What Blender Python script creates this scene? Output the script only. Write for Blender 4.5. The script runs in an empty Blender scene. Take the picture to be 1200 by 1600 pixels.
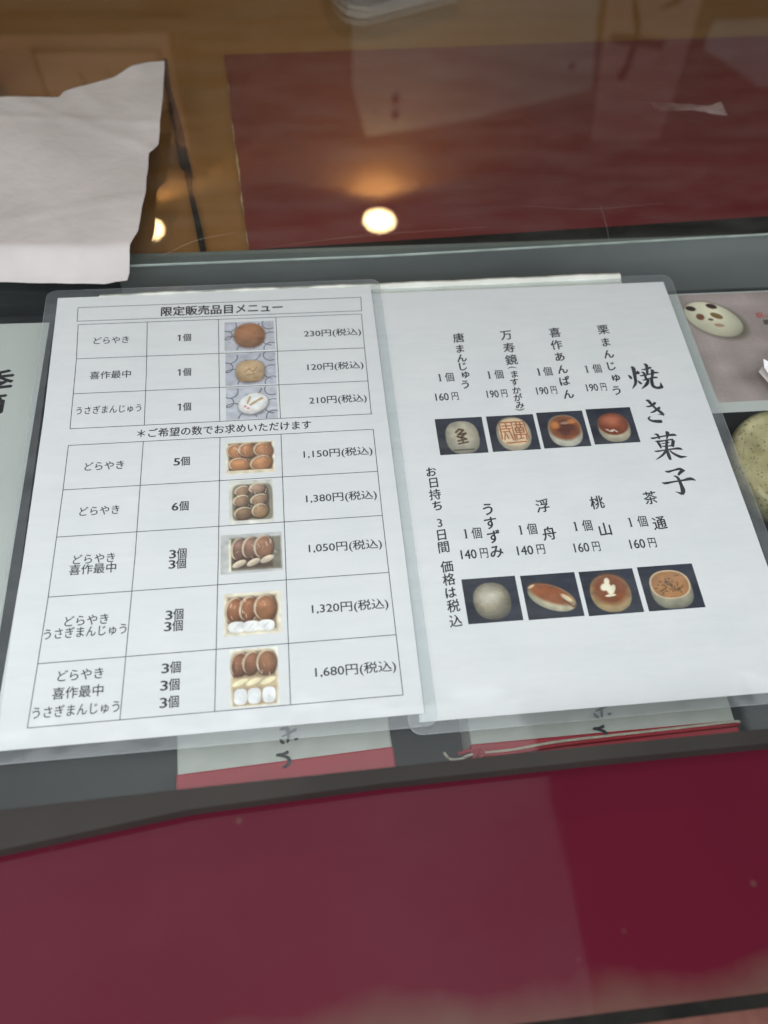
import bpy, bmesh, math, random
import numpy as np
from mathutils import Matrix, Vector

random.seed(7)
rng = np.random.default_rng(7)
scene = bpy.context.scene
col = scene.collection

# ------------------------------------------------------------------ camera
cam_data = bpy.data.cameras.new('camera')
cam_data.sensor_fit = 'VERTICAL'
cam_data.sensor_height = 36.0
cam_data.lens = 1222.16 / 1600 * 36.0
cam_data.clip_start = 0.01
cam_data.clip_end = 50
cam_data.dof.use_dof = True
cam_data.dof.focus_distance = 0.47
cam_data.dof.aperture_fstop = cam_data.lens / 5.4
cam = bpy.data.objects.new('camera', cam_data)
col.objects.link(cam)
RX = Vector((0.99372839, -0.10002311, 0.04999274))
RY = Vector((-0.06320133, -0.87121812, -0.48681063))
RZ = Vector((0.09224689, 0.48059793, -0.87207577))
m = Matrix.Identity(4)
for i in range(3):
    m[i][0] = RX[i]
    m[i][1] = -RY[i]
    m[i][2] = -RZ[i]
m[0][3], m[1][3], m[2][3] = 0.15923468, -0.10015164, 0.39896391
cam.matrix_world = m
scene.camera = cam

# ------------------------------------------------------------------ light
scene.view_settings.view_transform = 'Standard'
scene.view_settings.look = 'None'
scene.view_settings.exposure = 0.0
scene.view_settings.gamma = 1.0
world = bpy.data.worlds.new('World')
scene.world = world
world.use_nodes = True
bg = world.node_tree.nodes['Background']
bg.inputs['Color'].default_value = (0.80, 0.92, 1.0, 1)
bg.inputs['Strength'].default_value = 0.06

# overhead daylight from two unseen area lamps; their gap mirrors dark in the ledge
def area_lamp(name, x0, x1, y0, y1, z, radiance):
    d = bpy.data.lights.new(name, 'AREA')
    d.shape = 'RECTANGLE'
    d.size, d.size_y = x1 - x0, y1 - y0
    d.energy = math.pi * (x1 - x0) * (y1 - y0) * radiance
    d.color = (0.935, 0.965, 1.0)
    o = bpy.data.objects.new(name, d)
    col.objects.link(o)
    o.location = ((x0 + x1) / 2, (y0 + y1) / 2, z)
    return o
area_lamp('unseen_overhead_light', -1.10, 0.43, -0.95, 0.17, 0.62, 2.7)
area_lamp('unseen_overhead_light', 0.72, 1.60, -0.95, 0.17, 0.62, 2.7)  # second lamp added to balance the light on the right
# added area lamp behind the viewer, fills the back wall evenly
wall_fill = area_lamp('wall_fill_light', -3.0, 3.4, -0.55, 0.55, 0.75, 2.3)
wall_fill.location.y = -2.6
wall_fill.rotation_euler = (math.radians(90), 0, 0)

scene.cycles.max_bounces = 7
scene.cycles.transparent_max_bounces = 24
scene.cycles.caustics_reflective = False
scene.cycles.caustics_refractive = False

# ------------------------------------------------------------------ helpers
def s2l(c):
    return tuple(((x / 255) / 12.92 if x / 255 <= 0.04045 else ((x / 255 + 0.055) / 1.055) ** 2.4) for x in c)

def new_mat(name):
    mt = bpy.data.materials.new(name)
    mt.use_nodes = True
    nt = mt.node_tree
    return mt, nt, nt.nodes['Principled BSDF'], nt.nodes['Material Output']

def noise_mat(name, c0, c1, scale=20, rough=0.5, bump=0.0, bscale=None, spec=0.5, stretch=(1, 1, 1), detail=6, metallic=0.0):
    mt, nt, p, out = new_mat(name)
    tc = nt.nodes.new('ShaderNodeTexCoord')
    mp = nt.nodes.new('ShaderNodeMapping')
    mp.inputs['Scale'].default_value = stretch
    nt.links.new(tc.outputs['Object'], mp.inputs['Vector'])
    n = nt.nodes.new('ShaderNodeTexNoise')
    n.inputs['Scale'].default_value = scale
    n.inputs['Detail'].default_value = detail
    nt.links.new(mp.outputs['Vector'], n.inputs['Vector'])
    r = nt.nodes.new('ShaderNodeValToRGB')
    r.color_ramp.elements[0].position = 0.3
    r.color_ramp.elements[1].position = 0.7
    r.color_ramp.elements[0].color = (*c0, 1)
    r.color_ramp.elements[1].color = (*c1, 1)
    nt.links.new(n.outputs['Fac'], r.inputs['Fac'])
    nt.links.new(r.outputs['Color'], p.inputs['Base Color'])
    p.inputs['Roughness'].default_value = rough
    p.inputs['Specular IOR Level'].default_value = spec
    p.inputs['Metallic'].default_value = metallic
    if bump:
        n2 = nt.nodes.new('ShaderNodeTexNoise')
        n2.inputs['Scale'].default_value = bscale or scale * 4
        n2.inputs['Detail'].default_value = 5
        nt.links.new(tc.outputs['Object'], n2.inputs['Vector'])
        b = nt.nodes.new('ShaderNodeBump')
        b.inputs['Strength'].default_value = bump
        b.inputs['Distance'].default_value = 0.001
        nt.links.new(n2.outputs['Fac'], b.inputs['Height'])
        nt.links.new(b.outputs['Normal'], p.inputs['Normal'])
    return mt

def glass_mat(name, tint=(1, 1, 1), rough=0.0, milk=0.0, milk_col=(0.8, 0.8, 0.8), gain=1.0, ior=1.5, smudge=0.0, streak=1.0, streak_angle=0.0, ripple=0.0):
    """thin clear sheet: Fresnel mix of clear and mirror, optionally a little milky and smudged"""
    mt, nt, p, out = new_mat(name)
    nt.nodes.remove(p)
    tr = nt.nodes.new('ShaderNodeBsdfTransparent')
    tr.inputs['Color'].default_value = (*tint, 1)
    gl = nt.nodes.new('ShaderNodeBsdfGlossy')
    gl.inputs['Roughness'].default_value = rough
    df = nt.nodes.new('ShaderNodeBsdfDiffuse')
    df.inputs['Color'].default_value = (*milk_col, 1)
    fr = nt.nodes.new("ShaderNodeLayerWeight")
    pw = nt.nodes.new("ShaderNodeMath"); pw.operation = "POWER"; pw.inputs[1].default_value = 5.0
    nt.links.new(fr.outputs["Facing"], pw.inputs[0])
    ma = nt.nodes.new("ShaderNodeMath"); ma.operation = "MULTIPLY_ADD"; ma.inputs[1].default_value = 0.96; ma.inputs[2].default_value = 0.04
    nt.links.new(pw.outputs[0], ma.inputs[0])
    mu = nt.nodes.new('ShaderNodeMath')
    mu.operation = 'MULTIPLY'
    mu.use_clamp = True
    mu.inputs[1].default_value = gain
    nt.links.new(ma.outputs[0], mu.inputs[0])
    m1 = nt.nodes.new('ShaderNodeMixShader')
    m1.inputs[0].default_value = milk
    if smudge:
        tc = nt.nodes.new('ShaderNodeTexCoord')
        n = nt.nodes.new('ShaderNodeTexNoise')
        n.inputs['Scale'].default_value = 14
        n.inputs['Detail'].default_value = 7
        n.inputs['Roughness'].default_value = 0.65
        mp = nt.nodes.new('ShaderNodeMapping')
        mp.inputs['Rotation'].default_value = (0, 0, math.radians(streak_angle))
        mp.inputs['Scale'].default_value = (1.0, streak, 1.0)
        nt.links.new(tc.outputs['Object'], mp.inputs['Vector'])
        nt.links.new(mp.outputs['Vector'], n.inputs['Vector'])
        mr = nt.nodes.new('ShaderNodeMapRange')
        mr.inputs['From Min'].default_value = 0.4
        mr.inputs['From Max'].default_value = 0.75
        mr.inputs['To Min'].default_value = milk
        mr.inputs['To Max'].default_value = milk + smudge
        nt.links.new(n.outputs['Fac'], mr.inputs['Value'])
        nt.links.new(mr.outputs[0], m1.inputs[0])
    nt.links.new(tr.outputs[0], m1.inputs[1])
    nt.links.new(df.outputs[0], m1.inputs[2])
    if ripple:
        tc2 = nt.nodes.new('ShaderNodeTexCoord')
        nr = nt.nodes.new('ShaderNodeTexNoise')
        nr.inputs['Scale'].default_value = 22
        nt.links.new(tc2.outputs['Object'], nr.inputs['Vector'])
        bp_ = nt.nodes.new('ShaderNodeBump')
        bp_.inputs['Strength'].default_value = ripple
        bp_.inputs['Distance'].default_value = 0.002
        nt.links.new(nr.outputs['Fac'], bp_.inputs['Height'])
        nt.links.new(bp_.outputs['Normal'], gl.inputs['Normal'])
    m2 = nt.nodes.new('ShaderNodeMixShader')
    nt.links.new(mu.outputs[0], m2.inputs[0])
    nt.links.new(m1.outputs[0], m2.inputs[1])
    nt.links.new(gl.outputs[0], m2.inputs[2])
    nt.links.new(m2.outputs[0], out.inputs['Surface'])
    return mt

def attr_mat(name, rough=0.6):
    """print whose inks are stored per vertex"""
    mt, nt, p, out = new_mat(name)
    a = nt.nodes.new('ShaderNodeAttribute')
    a.attribute_name = 'ink'
    nt.links.new(a.outputs['Color'], p.inputs['Base Color'])
    p.inputs['Roughness'].default_value = rough
    p.inputs['Specular IOR Level'].default_value = 0.2
    return mt

def emit_mat(name, c, s):
    mt, nt, p, out = new_mat(name)
    p.inputs['Base Color'].default_value = (*c, 1)
    p.inputs['Emission Color'].default_value = (*c, 1)
    p.inputs['Emission Strength'].default_value = s
    return mt

def obj(name, verts, faces, mat, parent=None, smooth=False):
    me = bpy.data.meshes.new(name)
    me.from_pydata([tuple(v) for v in verts], [], faces)
    me.update()
    if smooth:
        for p in me.polygons:
            p.use_smooth = True
    me.materials.append(mat)
    o = bpy.data.objects.new(name, me)
    col.objects.link(o)
    o.parent = parent
    return o

def from_bm(name, bm, mat, parent=None, smooth=False):
    me = bpy.data.meshes.new(name)
    bm.to_mesh(me)
    bm.free()
    if smooth:
        for p in me.polygons:
            p.use_smooth = True
    me.materials.append(mat)
    o = bpy.data.objects.new(name, me)
    col.objects.link(o)
    o.parent = parent
    return o

def box_bm(x0, x1, y0, y1, z0, z1, bevel=0.0, seg=2):
    bm = bmesh.new()
    bmesh.ops.create_cube(bm, size=1.0)
    for v in bm.verts:
        v.co.x = x0 if v.co.x < 0 else x1
        v.co.y = y0 if v.co.y < 0 else y1
        v.co.z = z0 if v.co.z < 0 else z1
    if bevel:
        bmesh.ops.bevel(bm, geom=bm.edges[:], offset=bevel, segments=seg, affect='EDGES', profile=0.5)
    return bm

def box(name, x0, x1, y0, y1, z0, z1, mat, parent=None, bevel=0.0):
    return from_bm(name, box_bm(x0, x1, y0, y1, z0, z1, bevel), mat, parent)

def prism(name, pts, z0, z1, mat, parent=None):
    """solid slab with the outline pts (counter-clockwise, metres)"""
    n = len(pts)
    v = [(x, y, z0) for x, y in pts] + [(x, y, z1) for x, y in pts]
    f = [tuple(range(n))[::-1], tuple(range(n, 2 * n))]
    for i in range(n):
        j = (i + 1) % n
        f.append((i, j, n + j, n + i))
    return obj(name, v, f, mat, parent)

def round_rect(x0, x1, y0, y1, r, seg=6):
    pts = []
    for cx, cy, a0 in ((x1 - r, y0 + r, -90), (x1 - r, y1 - r, 0), (x0 + r, y1 - r, 90), (x0 + r, y0 + r, 180)):
        for k in range(seg + 1):
            a = math.radians(a0 + 90 * k / seg)
            pts.append((cx + r * math.cos(a), cy + r * math.sin(a)))
    return pts

def lathe(name, prof, mat, parent=None, loc=(0, 0, 0), seg=48, jitter=0.0):
    v, f = [], []
    n = len(prof)
    for k in range(seg):
        a = 2 * math.pi * k / seg
        w = 1 + jitter * math.sin(3 * a + 1) + jitter * 0.6 * math.sin(5 * a)
        for r, z in prof:
            v.append((loc[0] + r * w * math.cos(a), loc[1] + r * w * math.sin(a), loc[2] + z))
    for k in range(seg):
        for i in range(n - 1):
            a, b = k * n + i, k * n + i + 1
            c, d = ((k + 1) % seg) * n + i + 1, ((k + 1) % seg) * n + i
            f.append((a, d, c, b))
    f.append(tuple(k * n for k in range(seg))[::-1])
    f.append(tuple(k * n + n - 1 for k in range(seg)))
    return obj(name, v, f, mat, parent, smooth=True)

def spline(pts, per=8):
    """Catmull-Rom through tuples of any length"""
    P = [np.array(p, float) for p in pts]
    if len(P) == 2:
        return [P[0] + (P[1] - P[0]) * t for t in np.linspace(0, 1, per)]
    P = [2 * P[0] - P[1]] + P + [2 * P[-1] - P[-2]]
    out = []
    for i in range(1, len(P) - 2):
        for t in np.linspace(0, 1, per, endpoint=(i == len(P) - 3)):
            a, b, c, d = P[i - 1:i + 3]
            out.append(0.5 * ((2 * b) + (c - a) * t + (2 * a - 5 * b + 4 * c - d) * t * t + (3 * b - a - 3 * c + d) * t ** 3))
    return out

def ribbon(V, F, pts, z, per=8, smooth=True, scale=0.001):
    """append a flat brush stroke (x, y, width in mm) with tapered round ends"""
    P = spline(pts, per) if smooth else [np.array(p, float) for p in pts]
    L, R = [], []
    for i, p in enumerate(P):
        a = P[max(i - 1, 0)][:2]
        b = P[min(i + 1, len(P) - 1)][:2]
        d = b - a
        d = d / (np.linalg.norm(d) + 1e-9)
        nrm = np.array([-d[1], d[0]])
        w = max(p[2], 0.02) / 2
        L.append(p[:2] + nrm * w)
        R.append(p[:2] - nrm * w)
    b0 = len(V)
    for l, r in zip(L, R):
        V.append((l[0] * scale, l[1] * scale, z))
        V.append((r[0] * scale, r[1] * scale, z))
    for i in range(len(P) - 1):
        F.append((b0 + 2 * i, b0 + 2 * i + 1, b0 + 2 * i + 3, b0 + 2 * i + 2))

def tube(name, pts, rad, mat, parent=None, seg=8, per=6):
    P = spline(pts, per)
    V, F = [], []
    for i, p in enumerate(P):
        a, b = P[max(i - 1, 0)], P[min(i + 1, len(P) - 1)]
        d = Vector(b[:3] - a[:3]).normalized()
        u = d.orthogonal().normalized()
        w = d.cross(u)
        r = p[3] if len(p) > 3 else rad
        for k in range(seg):
            t = 2 * math.pi * k / seg
            q = Vector(p[:3]) + (u * math.cos(t) + w * math.sin(t)) * r
            V.append(tuple(q))
    for i in range(len(P) - 1):
        for k in range(seg):
            F.append((i * seg + k, i * seg + (k + 1) % seg, (i + 1) * seg + (k + 1) % seg, (i + 1) * seg + k))
    F.append(tuple(range(seg))[::-1])
    F.append(tuple((len(P) - 1) * seg + k for k in range(seg)))
    return obj(name, V, F, mat, parent, smooth=True)

def empty(name, loc=(0, 0, 0)):
    o = bpy.data.objects.new(name, None)
    o.empty_display_size = 0.02
    col.objects.link(o)
    o.location = loc
    return o

def tag(o, label, cat, group=None):
    o['label'] = label
    o['category'] = cat
    if group:
        o['group'] = group
    return o

def structure(o):
    o['kind'] = 'structure'
    return o

_font_curve = bpy.data.curves.new('lettering', 'FONT')
_font_obj = bpy.data.objects.new('lettering', _font_curve)
col.objects.link(_font_obj)
def glyphs(text, weight=0.0):
    """outline vertices (em units) and faces of a line of type"""
    _font_curve.body = text
    _font_curve.size = 1.0
    _font_curve.offset = weight
    _font_curve.resolution_u = 3
    dg = bpy.context.evaluated_depsgraph_get()
    dg.update()
    me = bpy.data.meshes.new_from_object(_font_obj.evaluated_get(dg))
    v = np.array([x.co[:2] for x in me.vertices]) if len(me.vertices) else np.zeros((0, 2))
    f = [tuple(p.vertices) for p in me.polygons]
    bpy.data.meshes.remove(me)
    return v, f

def _copies(weight):
    """offsets that fatten a stroke without breaking its outline"""
    if weight <= 0:
        return [(0.0, 0.0)]
    w = weight
    return [(-w, 0.0), (w, 0.0), (0.0, w * 0.7), (0.0, -w * 0.7), (0.0, 0.0)]

def type_line(text, x0, x1, yc, em, z, V, F, weight=0.0, slope=0.0):
    """set a line of type to span x0..x1 (mm), centred on yc"""
    v, f = glyphs(text)
    lo_, hi = v[:, 0].min() - weight, v[:, 0].max() + weight
    sx = (x1 - x0) / (hi - lo_)
    for k, (dx, dy) in enumerate(_copies(weight)):
        b = len(V)
        for x, y in v:
            X = x0 + (x + dx - lo_) * sx
            V.append((X / 1000, (yc + (y + dy - 0.36) * em + slope * (X - (x0 + x1) / 2)) / 1000, z + k * 4e-6))
        F += [tuple(i + b for i in t) for t in f]

def type_char(ch, xc, yc, em, z, V, F, weight=0.0, shear=0.07, rot=False, wide=1.0):
    v, f = glyphs(ch)
    c = (v.max(0) + v.min(0)) / 2
    v = v - c
    if rot:
        v = np.c_[v[:, 1], -v[:, 0]]
    for k, (dx, dy) in enumerate(_copies(weight)):
        b = len(V)
        for x, y in v:
            V.append(((xc + (x + dx) * em * wide) / 1000, (yc + (y + dy + shear * x) * em) / 1000, z + k * 4e-6))
        F += [tuple(i + b for i in t) for t in f]

# ------------------------------------------------------------------ printed pictures
class Print:
    """small colour picture, inks computed on a grid; u right, v down, both in 0..1"""
    def __init__(self, w, h, base, res=0.32):
        self.w, self.h = w, h
        self.nx, self.ny = max(8, int(w / res)), max(8, int(h / res))
        self.U, self.V = np.meshgrid(np.linspace(0, 1, self.nx), np.linspace(0, 1, self.ny))
        self.asp = h / w
        self.c = np.zeros((self.ny, self.nx, 3)) + np.array(base, float)
        self.g = rng.normal(0, 1, (self.ny, self.nx))
    def put(self, a, colr):
        a = np.clip(a, 0, 1)[..., None]
        self.c = self.c * (1 - a) + (colr if isinstance(colr, np.ndarray) and colr.ndim == 3 else np.array(colr, float)) * a
        return self
    def ell_d(self, cx, cy, rx, ry, rot=0.0, p=2.0):
        t = math.radians(rot)
        x = self.U - cx
        y = (self.V - cy) * self.asp
        X = x * math.cos(t) + y * math.sin(t)
        Y = -x * math.sin(t) + y * math.cos(t)
        return (np.abs(X / rx) ** p + np.abs(Y / ry) ** p) ** (1 / p), X / rx, Y / ry
    def ell(self, cx, cy, rx, ry, col_, rot=0.0, soft=0.06, dark=0.0, light=(0.0, 0.0), p=2.0, edge=None, top=None, mott=0.0):
        d, X, Y = self.ell_d(cx, cy, rx, ry, rot, p)
        a = (1 - d) / soft + 0.5
        shade = 1 - dark * d ** 2 + light[0] * X + light[1] * Y
        c = np.array(col_, float) * shade[..., None]
        if top is not None:
            k = np.clip((0.72 - np.hypot(X * 1.0, Y + 0.12)) / 0.28 + 0.5, 0, 1)[..., None]
            c = c * (1 - k) + np.array(top, float) * (1 - 0.25 * d[..., None]) * k
        if mott:
            c = c * (1 + mott * self.g[..., None])
        self.put(a, c)
        if edge is not None:
            self.put(np.clip(1 - np.abs(d - 0.95) / 0.07, 0, 1) * 0.85, edge)
        return self
    def line(self, pts, w, colr, soft=0.5, alpha=1.0):
        D = np.full(self.U.shape, 9.0)
        for (x0, y0), (x1, y1) in zip(pts[:-1], pts[1:]):
            ax, ay, bx, by = x0, y0 * self.asp, x1, y1 * self.asp
            px, py = self.U - ax, self.V * self.asp - ay
            dx, dy = bx - ax, by - ay
            t = np.clip((px * dx + py * dy) / (dx * dx + dy * dy + 1e-9), 0, 1)
            D = np.minimum(D, np.hypot(px - t * dx, py - t * dy))
        return self.put(np.clip((w / 2 - D) / (w * soft) + 0.5, 0, 1) * alpha, colr)
    def rect(self, x0, y0, x1, y1, colr, soft=0.02, light=(0, 0)):
        a = np.minimum.reduce([(self.U - x0), (x1 - self.U), (self.V - y0) * self.asp, (y1 - self.V) * self.asp]) / soft + 0.5
        c = np.array(colr, float) * (1 + light[0] * (self.U - 0.5) + light[1] * (self.V - 0.5))[..., None]
        return self.put(a, c)
    def arc(self, cx, cy, r, a0, a1, w, colr):
        pts = [(cx + r * math.cos(math.radians(a)), cy + r * math.sin(math.radians(a)) / self.asp) for a in np.linspace(a0, a1, 14)]
        return self.line(pts, w, colr)
    def build(self, name, x0, y1, z, mat, parent):
        k = rng.normal(0, 1, (11, 11))
        ix, iy = self.U * 9.999, self.V * 9.999
        i0, j0 = ix.astype(int), iy.astype(int)
        fx, fy = ix - i0, iy - j0
        low = (k[j0, i0] * (1 - fx) + k[j0, i0 + 1] * fx) * (1 - fy) + (k[j0 + 1, i0] * (1 - fx) + k[j0 + 1, i0 + 1] * fx) * fy
        c = np.clip(self.c * (1 + 0.05 * low[..., None]) + self.g[..., None] * 4.0, 0, 255) / 255
        lin = np.where(c <= 0.04045, c / 12.92, ((c + 0.055) / 1.055) ** 2.4)
        nx, ny = self.nx, self.ny
        xs = (x0 + self.U * self.w) / 1000
        ys = (y1 - self.V * self.h) / 1000
        v = np.stack([xs, ys, np.full(xs.shape, z)], -1).reshape(-1, 3)
        f = []
        for j in range(ny - 1):
            for i in range(nx - 1):
                a = j * nx + i
                f.append((a, a + nx, a + nx + 1, a + 1))
        o = obj(name, v.tolist(), f, mat, parent)
        at = o.data.color_attributes.new('ink', 'FLOAT_COLOR', 'POINT')
        at.data.foreach_set('color', np.concatenate([lin.reshape(-1, 3), np.ones((nx * ny, 1))], 1).astype(np.float32).ravel())
        return o

# ------------------------------------------------------------------ measured layout of the print (mm on the cards)
LT=[
('限定販売品目メニュー', 68.1, 148.7, 281.1),('どらやき', 26.3, 48.6, 258.1),('1個', 78.4, 88.3, 257.7),('230円(税込)', 161.8, 199.6, 256.7),('喜作最中', 26.1, 51.4, 229.6),('1個', 79.2, 88.8, 228.9),('120円(税込)', 162.5, 198.8, 228.4),('うさぎまんじゅう', 20.1, 59.1, 202.5),('1個', 80.0, 89.3, 201.6),('210円(税込)', 162.3, 198.5, 201.6),('＊ご希望の数でお求めいただけます', 57.5, 162.6, 183.1),('どらやき', 28.5, 51.0, 161.4),('5個', 79.2, 89.3, 161.5),('1,150円(税込)', 156.7, 198.4, 161.6),('どらやき', 28.1, 50.3, 131.1),('6個', 79.0, 89.2, 130.8),('1,380円(税込)', 156.6, 198.1, 130.6),('どらやき', 27.2, 49.7, 100.7),('喜作最中', 25.7, 50.8, 94.5),('3個', 78.5, 88.7, 100.4),('3個', 78.4, 88.5, 94.1),('1,050円(税込)', 156.4, 197.9, 98.2),('どらやき', 26.1, 48.7, 64.6),('うさぎまんじゅう', 16.2, 58.4, 58.2),('3個', 77.7, 87.8, 64.2),('3個', 77.2, 87.6, 57.7),('1,320円(税込)', 156.1, 197.8, 61.5),('どらやき', 25.4, 48.1, 35.0),('喜作最中', 23.7, 48.8, 26.0),('うさぎまんじゅう', 15.0, 57.3, 16.9),('3個', 76.7, 87.1, 34.9),('3個', 76.4, 86.7, 25.8),('3個', 76.4, 86.6, 16.9),('1,680円(税込)', 155.9, 198.2, 26.2),]
RV=[
[('唐', 264.6, 248.7), ('ま', 264.3, 239.2), ('ん', 264.2, 231.2), ('じ', 264.0, 224.1), ('ゅ', 264.7, 217.1), ('う', 263.2, 209.3)] ,
[('万', 297.3, 249.0), ('寿', 297.3, 238.2), ('鏡', 297.0, 227.9), ('(', 296.3, 221.2), ('ま', 297.0, 215.8), ('す', 295.8, 209.3), ('か', 295.9, 202.7), ('が', 295.8, 196.9), ('み', 295.8, 190.6), (')', 295.3, 187.2)] ,
[('喜', 331.2, 249.7), ('作', 330.1, 238.9), ('あ', 330.0, 228.5), ('ん', 329.7, 217.9), ('ぱ', 329.1, 208.3), ('ん', 329.2, 197.5)] ,
[('栗', 365.2, 250.3), ('ま', 364.4, 239.3), ('ん', 363.8, 228.9), ('じ', 363.2, 218.6), ('ゅ', 363.9, 208.5), ('う', 361.7, 198.4)] ,
[('お', 232.6, 144.8), ('日', 233.0, 136.9), ('持', 232.7, 128.9), ('ち', 233.0, 121.2), ('3', 233.0, 109.6), ('日', 233.0, 101.7), ('間', 233.1, 93.8), ('価', 233.2, 81.6), ('格', 233.3, 73.7), ('は', 233.2, 65.6), ('税', 233.5, 57.7), ('込', 233.5, 49.0)] ,
[('う', 262.6, 116.6), ('す', 262.7, 107.4), ('ず', 263.1, 98.4), ('み', 263.1, 88.6)] ,
[('浮', 295.7, 116.7), ('舟', 295.9, 98.1)] ,
[('桃', 329.0, 116.5), ('山', 329.5, 98.3)] ,
[('茶', 362.3, 117.4), ('通', 363.2, 100.0)] ,
]
RH= [('1個', 245.8, 256.7, 215.8), ('160円', 242.5, 257.4, 200.4), ('1個', 278.4, 289.5, 216.1), ('190円', 275.9, 289.4, 200.7), ('1個', 311.7, 322.3, 216.6), ('190円', 308.7, 322.3, 201.3), ('1個', 344.3, 355.9, 217.0), ('190円', 342.1, 355.7, 201.9), ('1個', 245.4, 256.4, 101.4), ('140円', 242.2, 258.0, 88.4), ('1個', 277.9, 289.2, 101.6), ('140円', 274.9, 291.3, 88.4), ('1個', 310.8, 322.4, 101.5), ('160円', 308.4, 323.9, 87.7), ('1個', 344.1, 356.1, 101.8), ('160円', 341.7, 357.6, 87.6)]
RP= [[239.7, 156.2, 269.7, 183.2], [272.5, 156.4, 302.8, 183.2], [305.0, 156.7, 335.1, 184.0], [337.5, 157.5, 367.0, 184.7], [240.2, 46.3, 270.8, 73.0], [273.7, 46.0, 305.2, 72.6], [307.6, 45.6, 339.2, 72.4], [342.0, 45.6, 374.8, 72.7]]
LP= [[109.9, 244.5, 142.4, 269.3], [110.4, 216.4, 142.4, 242.6], [110.6, 189.6, 142.4, 214.6], [110.6, 150.5, 139.4, 173.2], [112.2, 116.5, 137.6, 145.4], [107.4, 85.6, 141.6, 110.0], [109.2, 49.4, 139.9, 73.8], [112.2, 11.0, 137.1, 41.8]]
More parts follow.
